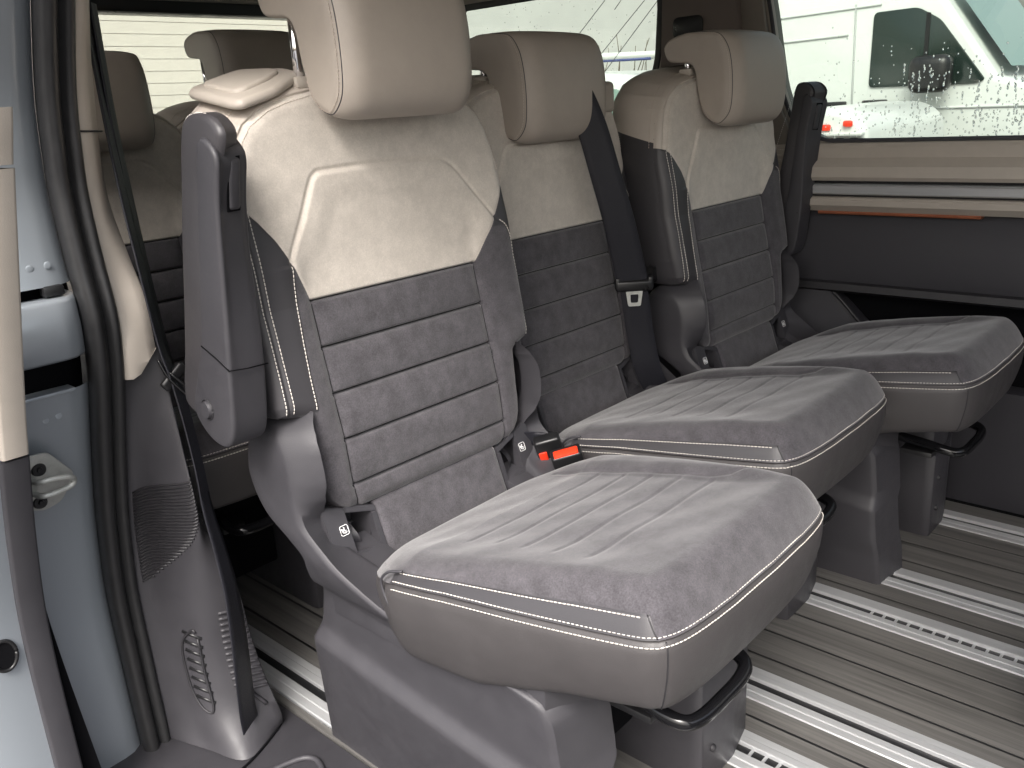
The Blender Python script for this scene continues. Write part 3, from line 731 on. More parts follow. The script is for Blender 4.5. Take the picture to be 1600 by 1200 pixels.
def cush_z(x, y):
    x = np.asarray(x, float); y = np.asarray(y, float)
    d = dpoly(x, y, COUTd); hc = hcrest(x); t = np.clip(d/.062, 0, 1)
    z = zseam(x)+hc*(1-(1-t)**2.35)
    ins = sstep(np.abs(y), .198, .165); fr = 1-sstep(x, .27, .36)
    # the padded wings stand above the quilted middle
    z = z-(.009+.004*sstep(y, -.1, .1))*np.where(y > 0, 1-sstep(y, .150, .195), 1-sstep(-y, .10, .215))*(1-sstep(x, .28, .40))*sstep(x, -.12, 0)
    z = z-.006*(1-(np.clip(np.abs(y), 0, .2)/.2)**2)*sstep(x, .1, .25)*0
    for k, rx in enumerate(RIBX):
        z = z-.0019*np.exp(-((x-rx)/.0030)**2)*(1-sstep(np.abs(y), .15, .17))+.0010*np.cos((x-rx)/.055*6.283)*0
    wl = [(-.06, .163), (.10, .166), (.25, .168), (.285, .176), (.31, .20), (.325, .225)]
    for s in (1,):
        z = z-.0026*np.exp(-(dpoly(x, y*s, wl)/.0035)**2)
    # soft irregular crumpling of the suede
    z = z+(.0010*np.sin(x*31+y*17)*np.sin(y*23-x*11)+.0006*np.sin(x*67-y*41))*sstep(d, .02, .08)
    # leather band seam
    z = z-.0024*np.exp(-((d-.0155)/.0016)**2)*(1-sstep(x, .388, .396))-.0011*np.exp(-((.408-x-1.1*d)/.0018)**2)*(d < .017)
    return z
def cush_leather(x, y):
    d = dpoly(x, y, COUTd); a = np.minimum(.0155-d, .408-x-1.1*d); return np.minimum(a, x+.012)
def make_cushion(root):
    NV = 170; v = np.linspace(-1, 1, NV); v = np.sign(v)*(1-(1-np.abs(v))**1.45)
    yv = v[None, :]*YH(xrow)[:, None]; xv = np.repeat(xrow[:, None], NV, 1)
    zv = cush_z(xv, yv); le = cush_leather(xv, yv)
    V = np.stack([xv, yv, zv], -1).reshape(-1, 3); F = np.array(grid_faces(len(xrow), NV))
    lf = le.reshape(-1)[F].mean(1) > 0
    cyy = yv.reshape(-1)[F].mean(1)
    for nm, mk in (('seat_cushion', ~lf), ('side_band', lf & (cyy < 0)), ('side_band', lf & (cyy >= 0))):
        fs = F[mk]; u, inv = np.unique(fs, return_inverse=True); inv = inv.reshape(fs.shape)
        mesh(nm, V[u], inv, M_UP, root, attrs={'beige': np.full(len(u), -.05), 'leather': le.reshape(-1)[u]})
    n = len(xrow)
    loop = [(i, 0) for i in range(n)]+[(n-1, j) for j in range(1, NV)]+[(i, NV-1) for i in range(n-2, -1, -1)]+[(0, j) for j in range(NV-2, 0, -1)]
    L = np.array([[xv[i, j], yv[i, j], zv[i, j]] for i, j in loop]); sel = [0]
    for i in range(1, len(L)):
        if np.linalg.norm(L[i]-L[sel[-1]]) > .003: sel.append(i)
    L = L[sel]; T = np.roll(L, -1, 0)-np.roll(L, 1, 0); N = np.c_[T[:, 1], -T[:, 0], np.zeros(len(L))]; N /= np.linalg.norm(N, axis=1)[:, None]+1e-9
    cen = np.array([.13, 0, 0])
    if ((L+N*.01-cen)[:, :2]**2).sum() < ((L-cen)[:, :2]**2).sum(): N = -N
    for _ in range(8): N = (N+np.roll(N, 1, 0)+np.roll(N, -1, 0))/3
    N /= np.linalg.norm(N, axis=1)[:, None]
    zb = zbot(L[:, 0], L[:, 1]); 
    rings = []
    for t, o_ in ((0, 0), (.015, -.0022), (.03, -.0028), (.045, -.0018), (.06, .0), (.09, .0022), (.16, .0035), (.30, .003), (.45, .001), (.60, -.003), (.75, -.008), (.87, -.013), (.94, -.018), (.98, -.024), (1.0, -.033), (1.0, -.07)):
        R = L+N*o_; R[:, 2] = L[:, 2]*(1-t)+zb*t; rings.append(R)
    k = len(L); V = np.concatenate(rings); F = grid_faces(len(rings), k, True)+[tuple((len(rings)-1)*k+i for i in range(k))]
    sk = mesh('cushion_skirt', V, F, M_SKIRT, root)
    j = int(np.argmin(np.hypot(L[:, 0]-.413, L[:, 1]+.209))); tube('corner_seam', [r_[j]+N[j]*.0002 for r_ in rings[3:-3]], .0011, M_PLD, sk, k=6)
    for sg in (-1, 1):
        q = [(.408-1.1*d_, sg*(float(YH(.408-1.1*d_))-d_*.9)) for d_ in np.linspace(.001, .0165, 8)]
        tube('seam_shade_line', [(a_, b_, float(cush_z(a_, b_))+.0006) for a_, b_ in q], .0009, M_PLD, sk, k=6)  # dark line stands in for the shaded seam at the band end
    # stitching
    def off(d, x0, x1, sgn, dz=0.):
        o = []
        for x in np.arange(x0, x1, .004):
            y = (YH(x)-d); o.append((x, sgn*y, float(cush_z(x, sgn*y))+.0006+dz))
        return np.array(o)
    i0 = [i for i in range(len(L)) if L[i, 0] > -.01]
    # lower line on skirt
    R = L+N*.0026; R[:, 2] -= .0085
    idx = np.arange(len(L)); 
    a = [R[i] for i in range(len(L))]
    seq = R[np.argsort([0]*len(R), kind='stable')]
    brk = np.where(L[:, 0] <= -.008)[0]
    # rotate so that the loop starts behind
    st = brk[len(brk)//2]; seq = np.roll(R, -st, 0); keep = seq[:, 0] > -.008; seq = seq[keep]
    L2_ = np.roll(L+N*(-.0018), -st, 0)[keep].copy(); L2_[:, 2] += .0026
    stitches('seam_stitching', [off(.0120, .0, .388, -1), off(.0120, .0, .388, 1), seq, L2_], M_STITCH, root)

ICON_PTS = None
def make_icon(parent, y, z, s=.0075):
    """small child-seat anchor pictogram: rounded frame with a seat-and-child figure"""
    th = math.atan2(.027, .0735)
    def X(zz__): return -.157-(zz__-.40)*.359
    L = []
    fr = rr([(y-s, z-s), (y+s, z-s), (y+s, z+s), (y-s, z+s)], .003, 4); fr = fr+[fr[0]]
    tubes_ = [([(X(b)+.0009, a, b) for a, b in fr], .0007)]
    fig = [(y-.0045, z+.003), (y-.003, z-.003), (y+.001, z-.0045), (y+.005, z-.003)]
    tubes_ += [([(X(b)+.0009, a, b) for a, b in fig], .0012)]
    tubes_ += [([(X(b)+.0009, a, b) for a, b in [(y-.001, z+.002), (y+.0005, z-.0015), (y+.0035, z-.001)]], .0013)]
    tubes_ += [([(X(b)+.0009, a, b) for a, b in [(y-.0005, z+.0035), (y+.0005, z+.004)]], .0016)]
    tubes('anchor_icon', tubes_, M_WHITE, parent, k=5)

TRIM = np.array([  # z, xb, xf, y
 (.690, -.272, -.262, -.246), (.684, -.281, -.256, -.254), (.676, -.291, -.248, -.265), (.664, -.304, -.237, -.277), (.652, -.313, -.227, -.2835), (.636, -.323, -.216, -.286), (.618, -.331, -.209, -.287), (.598, -.336, -.205, -.2875), (.575, -.338, -.204, -.2875), (.54, -.326, -.205, -.287),
 (.51, -.300, -.196, -.287), (.485, -.258, -.165, -.286), (.46, -.224, -.128, -.284), (.435, -.228, -.085, -.277), (.41, -.236, -.042, -.267), (.395, -.240, -.01, -.258), (.385, -.246, .06, -.246), (.375, -.250, .20, -.238), (.36, -.256, .240, -.233), (.32, -.270, .250, -.229), (.295, -.278, .252, -.2275),
 (.280, -.284, .254, -.229), (.264, -.288, .255, -.2395), (.252, -.291, .256, -.2425), (.20, -.302, .258, -.234), (.10, -.324, .262, -.217), (.03, -.341, .264, -.204), (.0, -.347, .265, -.200)])
TC = catmull(np.c_[-TRIM[:, 0], TRIM[:, 1:]], 6)
def make_trim(root, s):
    zs = np.concatenate([np.linspace(.688, .62, 26)[:-1], np.linspace(.62, .02, 104), [.006, .0]])
    if s > 0: zs = zs[zs > .36]
    rows = []
    for z in zs:
        xb, xf, y = [float(np.interp(-z, TC[:, 0], TC[:, k])) for k in (1, 2, 3)]
        low = sstep(np.array(z), .43, .37)*1.0; low = float(1-sstep(np.array(z), .37, .43))
        # inner return: narrow on top, chamfered front face below
        fx = float(np.interp(z, [.37, .43, .455, .475, .50, .52, .55, .58, .622, .645, .664, .688], [.018, -.03, -.055, -.052, -.022, .0, .028, .040, .046, .052, .056, .060])); fy = float(np.interp(z, [.37, .42, .50, .56, .66, .688], [.11, .075, .055, .036, .030, .014]))
        pts = [(xb+.03, y+.10), (xb+.012, y+.07), (xb+.0, y+.02), (xb+.004, y+.006), (xb+.014, y)]
        for t in np.linspace(.06, .94, 12): pts.append((xb+.014+(xf-.012-xb-.014)*t, y-.0015*math.sin(math.pi*t)))
        pts += [(xf-.010, y), (xf-.003, y+.0015), (xf+.004, y+.006), (xf+fx*.55, y+fy*.5), (xf+fx*.92, y+fy*.9), (xf+fx, y+fy), (xf+fx-.022, y+fy+.003), (xf+fx-.050, y+fy+.001)]
        sh = -.10*sstep(np.array(z), .05, .2)*(1-sstep(np.array(z), .30, .40))
        rows.append([(x, yy_*-s if s > 0 else yy_, z+float(sh)*(x+.29)) for x, yy_ in pts])
    o = loft('side_trim', rows, M_PL, root, caps=True, ang=50)
    if s < 0: prism('side_trim', [(-.06, -.2275), (.238, -.2275), (.262, -.13), (-.06, -.13)], 'z', .30, .425, M_PL, root, .004)
    return o
def make_latch(root, s):
    """forward-facing panel with the anchor pocket beside the lumbar pad"""
    def X(z): return -.157-(z-.40)*.359
    def sheet(pts, name, m, par, d0=-.02, d1=0):
        bm = bmesh.new()
        a = [bm.verts.new((X(z)+d1, y, z)) for y, z in pts]; b = [bm.verts.new((X(z)+d0, y, z)) for y, z in pts]
        fs = [bm.faces.new(a), bm.faces.new(b[::-1])]
        for i in range(len(pts)): fs.append(bm.faces.new((a[i], b[i], b[(i+1) % len(pts)], a[(i+1) % len(pts)])))
        bmesh.ops.recalc_face_normals(bm, faces=fs)
        bmesh.ops.bevel(bm, geom=list(fs[0].edges), offset=.0015, segments=2, affect='EDGES')
        return bmobj(name, bm, m, par)
    S = lambda L: [(s*-y if s > 0 else y, z) for y, z in L]
    bm = bmesh.new()
    main = sheet(S([(-.245, .528), (-.2035, .5135), (-.2035, .436), (-.245, .436)]), 'latch_panel', M_PL, root, -.03, 0)
    sheet(S([(-.2035, .517), (-.1465, .500), (-.1465, .490), (-.2035, .5065)]), 'pocket_rim', M_PL, main, -.02, .0015)
    sheet(S([(-.157, .4915), (-.1465, .4915), (-.1465, .424), (-.157, .424)]), 'pocket_rim', M_PL, main, -.02, .0015)
    sheet(S([(-.2035, .4435), (-.157, .4375), (-.157, .424), (-.2035, .424)]), 'pocket_rim', M_PL, main, -.02, .0015)
    yc_ = -.180*(1 if s < 0 else -1)
    bm = bmesh.new(); box_bm(bm, (-.252, yc_, .465), (.006, .048, .08), 0); box_bm(bm, (-.2265, yc_-.0245, .465), (.055, .002, .08), 0); box_bm(bm, (-.2265, yc_+.0245, .465), (.055, .002, .08), 0); box_bm(bm, (-.2265, yc_, .506), (.055, .048, .002), 0)
    box_bm(bm, (-.212, yc_, .4335), (.075, .045, .004), 0, Matrix.Rotation(math.radians(8), 3, 'Y'))
    bmobj('pocket', bm, M_PL, main)
    tube('anchor_wire', [(-.250, yc_-.016, .468), (-.228, yc_-.012, .468), (-.228, yc_+.012, .468), (-.250, yc_+.016, .468)], .0025, M_CHROME, main)
    # shelf running forward beside the cushion
    bm = bmesh.new()
    prism_bm(bm, [(-.215, .45), (-.175, .440), (-.13, .430), (-.07, .412), (-.02, .385), (.02, .365), (.02, .33), (-.215, .33)], 'y', *sorted([s*.235, s*.150]), bev=.003)
    bmobj('shelf', bm, M_PL, main)
    make_icon(main, -.2155*(1 if s < 0 else -1), .483)
    if s < 0:
        a = catmull([(.01, -.262, .497), (-.012, -.268, .492), (-.028, -.270, .478), (-.030, -.270, .462), (-.02, -.270, .440), (.0, -.268, .415)], 6)
        tube('cushion_tray_edge', a, .0022, M_PL, main, k=8)

def make_headrest(root, dz, dx=0):
    prof = [(-.350, .166), (-.356, .186), (-.351, .199), (-.337, .210), (-.300, .219), (-.245, .2225), (-.205, .218), (-.178, .206), (-.162, .182), (-.153, .148), (-.149, .105), (-.150, .062), (-.156, .032), (-.168, .012), (-.187, .002), (-.208, .001), (-.228, .008), (-.243, .028), (-.255, .058), (-.263, .088), (-.268, .122), (-.275, .140), (-.288, .149), (-.310, .152), (-.338, .156)]
    P = catmull(prof, 5, True); n = len(P)
    T = np.roll(P, -1, 0)-np.roll(P, 1, 0); N = np.c_[T[:, 1], -T[:, 0]]; N /= np.linalg.norm(N, axis=1)[:, None]; cen = P.mean(0)
    if ((P+N*.01-cen)**2).sum() < ((P-cen)**2).sum(): N = -N
    hw = .1365; rows = []
    ts = np.concatenate([-np.cos(np.linspace(0, math.pi/2, 14))*1.0])  # for the rounded rim
    def ring(y, inset):
        q = P-N*inset
        # rounded planform: front corners further inset, bottom narrows
        return [(a, y, b) for a, b in q]
    rim = .007
    ys = [(-hw+rim*(1-math.cos(a)), rim*(1-math.sin(a))) for a in np.linspace(0, math.pi/2, 9)]
    ys += [(y, 0.) for y in np.linspace(-hw+rim*1.15, hw-rim*1.15, 34)]
    ys += [(-y, i) for y, i in ys[:9][::-1]]
    for y, ins in ys:
        R = np.array(ring(y, ins))
        # planform rounding: the front face curves away near the sides
        fr = sstep(R[:, 0], -.225, -.16); e = np.clip((abs(y)-(hw-.045))/.045, 0, 1); ce = 1-math.sqrt(max(0, 1-e*e))
        R[:, 0] -= fr*(.036*ce+.004*(y/hw)**2)
        tp = sstep(R[:, 2], .17, .215); R[:, 2] -= tp*(.008*ce+.003*(y/hw)**2)*(.3+.7*sstep(R[:, 0], -.30, -.22))
        bt = 1-sstep(R[:, 2], .0, .05); R[:, 2] += bt*(.018*ce)
        R[:, 0] += dx; R[:, 2] += 1.038+dz
        rows.append(R)
    rows = np.array(rows); 
    # seam groove near the ends of the front face
    for yi in range(len(rows)):
        y = rows[yi][:, 1].mean()
    o = loft('headrest', rows, M_BEIGE_L, root, wrap=True, caps=True, ang=70)
    # seam lines with stitching around near both sides
    L = []
    for s in (-1, 1):
        yi = np.argmin(abs(rows[:, :, 1].mean(1)-s*(hw-.0015))) if False else (5 if s < 0 else len(rows)-6)
        R = rows[yi]
        idx = [i for i in range(n) if True]
        seq = [R[i]+np.array([N[i][0]*.0005, s*.0009, N[i][1]*.0005]) for i in range(20, 92)]
        L.append(np.array(seq))
    stitches('headrest_stitching', L, M_STITCHB, o, pitch=.0055, ln=.0036, r=.0007)
    for s in (-1, 1):
        R = rows[7 if s < 0 else len(rows)-8]
        tube('headrest_seam', [R[i]+np.array([N[i][0]*-.0002, 0, N[i][1]*-.0002]) for i in range(20, 92)], .0009, M_PL, o, k=6)
    for s in (-1, 1):
        tube('headrest_post', [(-.300+dx, s*.115, 1.15), (-.300+dx, s*.115, 1.215+dz)], .0075, M_CHROME, root, k=16)
        box('post_sleeve', (-.300+dx, s*.112, 1.168), (.035, .04, .018), M_BEIGE, root, .005)
def make_cap(root):
    """moulded release handle on the near rear shoulder"""
    bm = bmesh.new()
    def ztop(x, y): return 1.147+.26*(y+.245)+.17*(-.275-x)
    pts = rr([(-.266, -.240), (-.268, -.180), (-.300, -.112), (-.345, -.108), (-.405, -.150), (-.410, -.235), (-.400, -.247), (-.285, -.249)], .014, 4)
    prism_bm(bm, pts, 'z', -.016, 0, .0075, 5)
    for v in bm.verts: v.co.z += ztop(v.co.x, v.co.y)
    o = bmobj('release_handle', bm, M_BEIGE, root, ang=70)
    bm = bmesh.new()
    pts = rr([(-.296, -.214), (-.304, -.170), (-.322, -.134), (-.345, -.130), (-.392, -.160), (-.394, -.222), (-.385, -.228), (-.305, -.228)], .012, 4)
    prism_bm(bm, pts, 'z', -.012, .0045, .004, 4)
    for v in bm.verts: v.co.z += ztop(v.co.x, v.co.y)+.002*math.sin((v.co.y+.23)/.1*3.1)
    bmobj('handle_flap', bm, M_BEIGE, o, ang=70)
def make_armrest(root, s, tilt=0):
    """upright folded armrest: s=-1 near side of the seat, +1 far side"""
    rear = [(-.214, 1.118), (-.245, 1.03), (-.279, .943), (-.300, .870), (-.325, .79), (-.345, .725), (-.342, .705), (-.322, .700)]
    o0 = empty('x', (0, 0, 0)); bpy.data.objects.remove(o0)
    shell = catmull([(-.170, 1.100), (-.150, 1.085), (-.146, 1.068), (-.154, 1.04), (-.163, 1.005), (-.175, .93), (-.186, .855), (-.200, .77), (-.214, .695), (-.236, .664), (-.270, .664), (-.300, .680), (-.318, .705), (-.312, .73), (-.296, .76), (-.266, .82), (-.240, .91), (-.216, 1.00), (-.196, 1.07), (-.188, 1.095)], 5, True)
    pad = catmull([(-.186, 1.131), (-.160, 1.124), (-.142, 1.108), (-.146, 1.088), (-.175, 1.04), (-.200, .96), (-.215, .88), (-.24, .80), (-.28, .73), (-.320, .694), (-.358, .706), (-.360, .735), (-.337, .80), (-.314, .875), (-.291, .955), (-.264, 1.04), (-.242, 1.105), (-.222, 1.127)], 5, True)
    def body(name, P, y0, y1, m, par, dxfar, rim):
        N = np.roll(P, -1, 0)-np.roll(P, 1, 0); N = np.c_[N[:, 1], -N[:, 0]]; N /= np.linalg.norm(N, axis=1)[:, None]; c = P.mean(0)
        if ((P+N*.01-c)**2).sum() < ((P-c)**2).sum(): N = -N
        rows = []
        def ring(y, ins, sh): 
            q = P-N*ins; return [(a+sh*float(sstep(np.array(a), -.30, -.17))*float(.15+.85*sstep(np.array(b), .76, .98)), y, b) for a, b in q]
        for a in np.linspace(0, math.pi/2, 6): rows.append(ring(y0+rim*(1-math.cos(a)), rim*(1-math.sin(a)), 0))
        for t in np.linspace(.15, .85, 6): rows.append(ring(y0+(y1-y0)*t, 0, dxfar*t))
        for a in np.linspace(math.pi/2, 0, 6): rows.append(ring(y1-rim*(1-math.cos(a)), rim*(1-math.sin(a)), dxfar))
        rows = np.array(rows)
        if s > 0: rows[:, :, 1] *= -1; rows[:, :, 0] = -.165+(rows[:, :, 0]+.165)*.66
        return loft(name, rows, m, par, wrap=True, caps=True, ang=60), P
    pd, PP = body('armrest', pad, -.356, -.306, M_LEA, root, -.034, .010)
    pd2, _ = body('armrest_shell', shell, -.364, -.302, M_PL, pd, -.024, .006)
    # ridge facet line, joint line and bolt cap
    tube('joint_line', [(x, y*(-s), z) for x, y, z in ((-.262, -.3643, .815), (-.225, -.3648, .802), (-.1955, -.3640, .788), (-.1935, -.359, .788), (-.195, -.335, .785), (-.199, -.300, .783))], .0011, M_BLACK, pd2, k=6)
    bm = bmesh.new()
    r_ = bmesh.ops.create_cone(bm, cap_ends=True, segments=28, radius1=.014, radius2=.012, depth=.006)
    bmesh.ops.rotate(bm, cent=(0, 0, 0), matrix=Matrix.Rotation(math.pi/2*(1 if s < 0 else -1), 3, 'X'), verts=bm.verts)
    bmesh.ops.translate(bm, vec=(-.276, s*.366, .716), verts=bm.verts); bmobj('bolt_cap', bm, M_PL, pd2)
    a_ = np.linspace(0, 2*math.pi, 30); tube('cap_ring', [(-.276+.0155*math.cos(t), s*.3645, .716+.0155*math.sin(t)) for t in a_], .0012, M_PLD, pd2, k=6)
    # push button on the front face
    P0 = np.array((-.165, 0, 1.06)); P1 = np.array((-.178, 0, .985))
    bm = bmesh.new(); ln_ = .068
    box_bm(bm, (0, 0, 0), (.014, .022, ln_), .006, None, 4)
    for v in bm.verts: v.co = Matrix.Rotation(math.radians(10), 3, 'Y') @ v.co
    bmesh.ops.rotate(bm, cent=(0, 0, 0), matrix=Matrix.Rotation(s*math.radians(-16), 3, 'Z'), verts=bm.verts); bmesh.ops.translate(bm, vec=(-.1700, s*.331, 1.040), verts=bm.verts); bmobj('armrest_button', bm, M_PL, pd2)
    bm = bmesh.new(); box_bm(bm, (0, 0, 0), (.002, .024, ln_+.004), .0009, None, 2)
    for v in bm.verts: v.co = Matrix.Rotation(math.radians(10), 3, 'Y') @ v.co
    bmesh.ops.rotate(bm, cent=(0, 0, 0), matrix=Matrix.Rotation(s*math.radians(-16), 3, 'Z'), verts=bm.verts); bmesh.ops.translate(bm, vec=(-.1665, s*.331, 1.040), verts=bm.verts); bmobj('button_gap', bm, M_BLACK, pd2)
    # stitching on the rear edge
    seq = np.array([(x-.0012, s*.349, z) for x, z in PP if x < (-.17 if z > 1.1 else -.20) and (z > .74)])
    seq = seq[np.argsort(seq[:, 2])]
    stitches('armrest_stitching', [seq], M_STITCH, pd, pitch=.0058, ln=.004, r=.0008)
    return pd
def make_base(root):
    bm = bmesh.new()
    # slim inner foot
    pts = rr([(.262, .295), (.281, .212), (.281, .105), (.262, .10), (-.30, .10), (-.32, .20), (-.30, .295)], .006, 3)
    prism_bm(bm, pts, 'z', .0, .225, .004)
    prism_bm(bm, [(x*.97, y) for x, y in pts], 'z', .2255, .37, .004)
    o = bmobj('foot', bm, M_PL, root)
    bm = bmesh.new()
    for z in (.07, .155):
        r_ = bmesh.ops.create_uvsphere(bm, u_segments=14, v_segments=8, radius=.007); bmesh.ops.translate(bm, vec=(.281, .138, z), verts=r_['verts'])
    bmobj('foot_screws', bm, M_PLD, o)
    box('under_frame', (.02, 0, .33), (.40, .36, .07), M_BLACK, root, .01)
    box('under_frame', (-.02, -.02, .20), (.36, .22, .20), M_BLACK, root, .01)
    bar = catmull([(.20, -.118, .352), (.31, -.120, .343), (.355, -.124, .338), (.383, -.116, .333), (.394, -.09, .332), (.397, -.04, .334), (.398, .0, .338), (.392, .028, .344), (.37, .040, .349), (.32, .042, .354), (.20, .042, .36)], 6)
    tube('adjuster_bar', bar, .0105, M_GLOSSBLK, root, k=16)
    box('adjuster_pad', (.30, -.10, .316), (.07, .05, .012), M_BLKPL, root, .003)
def lumbar(root):
    rows = []
    for z in np.linspace(.36, .515, 24):
        x = np.interp(z, [.36, .426, .499, .51], [-.142, -.164, -.190, -.195]); e = sstep(np.array(z), .510, .494)
        e = float(np.clip((z-.500)/.012, 0, 1))**2
        r = []
        for y in np.linspace(-.1455, .1455, 40):
            d = np.clip((abs(y)-.138)/.0075, 0, 1)**2
            r.append((x+.0025-.006*d-.012*e+.001*math.sin(y*40)*math.sin(z*60), y, z-.003*e*0))
        rows.append([(x-.02, -.1455, z)]+r+[(x-.02, .1455, z)])
    rows = np.array(rows); n, k = rows.shape[:2]
    mesh('lumbar_pad', rows.reshape(-1, 3), grid_faces(n, k), M_UP, root, attrs={'beige': np.full(n*k, -.05), 'leather': np.full(n*k, -.05)})

def dup(root, loc, keep=None):
    r = root.copy(); C.objects.link(r); r.location = loc
    for ch in list(root.children):
        if keep and not keep(ch): continue
        c = ch.copy(); C.objects.link(c); c.parent = r
        for g_ in ch.children:
            d_ = g_.copy(); C.objects.link(d_); d_.parent = c
            for h_ in g_.children:
                e_ = h_.copy(); C.objects.link(e_); e_.parent = c; 
    return r
GRP = 'individual van seats'
seat = empty('passenger_seat', (0, 0, 0), 'nearest beige and grey seat beside the open door, its grey armrest folded upright', 'seat', GRP)
make_back(seat); back_stitches(seat); make_cushion(seat); lumbar(seat)
for s in (-1, 1): make_trim(seat, s); make_latch(seat, s)
make_cap(seat); make_base(seat)
NH = lambda c: not c.name.startswith('release_handle')
others = [dup(seat, (-.1109, .5543, 0), NH), dup(seat, (.0022, 1.12, 0), NH), dup(seat, (-1.0, -.055, 0), NH), dup(seat, (-1.18, .515, 0), NH)]
make_headrest(seat, .071)
labs = ['middle seat of the row, set slightly back, black belt across its shoulder', 'far seat next to the dark side wall, its armrest leaning up behind it', 'rear seat seen between the door pillar and the upright armrest', 'rear seat whose dark headrest stands against the back window']
hd = [(0, -.03), (0, 0), (.03, -.0), (.10, -.0)]
for o, lb, (a, b) in zip(others, labs, hd):
    o['label'] = lb; make_headrest(o, a, b)
mid, far_, rearA, rearB = others
# join armrests as parts: flatten three-level nesting onto the armrest
def flatten(part):
    for ch in list(part.children):
        for g_ in list(ch.children): g_.parent = part
make_arm = make_armrest(seat, -1); flatten(make_arm)
arm3 = make_armrest(far_, 1); flatten(arm3)

# ---- buckle between the first two seats (belongs to the near seat)
def buckle(root):
    RT = Matrix.Rotation(math.radians(-42), 3, 'Z') @ Matrix.Rotation(math.radians(22), 3, 'Y') @ Matrix.Rotation(math.radians(14), 3, 'X')
    def place(bm, c):
        for v in bm.verts: v.co = Vector(c)+RT @ (v.co*1.18)
    c = (-.088, .243, .450)
    bm = bmesh.new(); box_bm(bm, (0, 0, 0), (.026, .050, .085), .005, None, 3); place(bm, c); b = bmobj('belt_buckle', bm, M_BLKPL, root)
    bm = bmesh.new(); box_bm(bm, (.003, 0, .0405), (.0155, .040, .008), .002, None, 2); place(bm, c); bmobj('release_button', bm, M_RED, b)
    bm = bmesh.new()
    for k, (py, pz) in enumerate([(-.012, .012), (-.004, .014), (.005, .012), (-.010, .003), (-.001, .002), (.008, .004), (-.011, -.007), (-.002, -.008), (.007, -.006)]):
        box_bm(bm, (.0131, py, pz), (.0006, .0055 if k % 2 else .004, .0012 if k % 3 else .004), 0)
    place(bm, c); bmobj('embossed_mark', bm, M_PL, b)
    c2 = (-.152, .258, .470)
    bm = bmesh.new(); box_bm(bm, (0, 0, 0), (.022, .044, .06), .005, None, 3); place(bm, c2); b2 = bmobj('belt_buckle', bm, M_BLKPL, root)
    bm = bmesh.new(); box_bm(bm, (.012, -.012, -.006), (.004, .014, .030), .002, None, 2); place(bm, c2); bmobj('release_button', bm, M_RED, b2)
    P = catmull([(-.235, .215, .488), (-.20, .235, .492), (-.165, .255, .488), (-.14, .262, .465)], 5)
    ribbon('buckle_strap', P, np.tile([.014, .004, .014], (len(P), 1)), .004, M_BELT, root)
buckle(seat)
# ---- shoulder belt on the middle seat
def mid_belt(root):
    # local coordinates of the middle seat
    def S(n, a, b=None): 
        b = a if b is None else b; return np.array([np.array(a)*(1-t)+np.array(b)*t for t in np.linspace(0, 1, n)])
    MB = [[(-.215, .030, 1.16), (-.199, .037, 1.127), (-.184, .058, 1.061), (-.169, .087, .951), (-.159, .117, .849), (-.154, .149, .735), (-.153, .156, .708)], [(-.153, .160, .695), (-.152, .170, .64), (-.151, .181, .583), (-.144, .201, .491), (-.134, .230, .424), (-.129, .242, .375)]]
    P = catmull(MB[0], 6); ribbon('shoulder_belt', P, S(len(P), (.020, .024, .003), (.026, .028, .002)), .0055, M_BELT, root)
    P = catmull(MB[1], 6); ribbon('lap_belt', P, S(len(P), (.022, .024, .002)), .003, M_BELT, root)
    RZ = Matrix.Rotation(math.radians(-46), 3, 'Z'); CT = Vector((-.150, .157, .700))
    def loc(p): return CT+RZ @ Vector(p)
    bm = bmesh.new(); box_bm(bm, (0, 0, .002), (.016, .088, .027), .007, None, 4)
    for s_ in (-1, 1): box_bm(bm, (0, s_*.038, .008), (.014, .014, .030), .005, None, 3)
    for v in bm.verts: v.co = loc(v.co)
    b = bmobj('tongue_guide', bm, M_BLKPL, root)
    bm = bmesh.new()
    outer = rr([(-.020, -.008), (.020, -.008), (.0145, -.046), (-.0145, -.046)], .004, 4); inner = rr([(-.0095, -.018), (.0095, -.018), (.0085, -.038), (-.0085, -.038)], .003, 4)
    a = [bm.verts.new(loc((.004, p, q))) for p, q in outer]; c = [bm.verts.new(loc((.004, p, q))) for p, q in inner]
    a2 = [bm.verts.new(loc((.001, p, q))) for p, q in outer]; c2 = [bm.verts.new(loc((.001, p, q))) for p, q in inner]
    n = len(a)
    for i in range(n):
        k = (i+1) % n
        bm.faces.new((a[i], a[k], c[k], c[i])); bm.faces.new((a2[k], a2[i], c2[i], c2[k])); bm.faces.new((a[k], a[i], a2[i], a2[k])); bm.faces.new((c[i], c[k], c2[k], c2[i]))
    bmobj('belt_tongue', bm, M_ZINC, root)
    bm = bmesh.new(); bmesh.ops.create_cone(bm, cap_ends=True, segments=24, radius1=.021, radius2=.017, depth=.02)
    bmesh.ops.rotate(bm, cent=(0, 0, 0), matrix=Matrix.Rotation(math.radians(90), 3, 'Y'), verts=bm.verts); bmesh.ops.translate(bm, vec=(-.175, .275, .708), verts=bm.verts); bmobj("pivot_knob", bm, M_BLKPL, root)
    # plastic belt outlet on the shoulder
    bm = bmesh.new(); box_bm(bm, (-.30, .200, 1.122), (.085, .10, .070), .012, None, 3); o = bmobj('belt_outlet', bm, M_BEIGE, root)
    box('outlet_mouth', (-.2575, .175, 1.138), (.012, .035, .028), M_BLACK, o, .003)
mid_belt(mid)

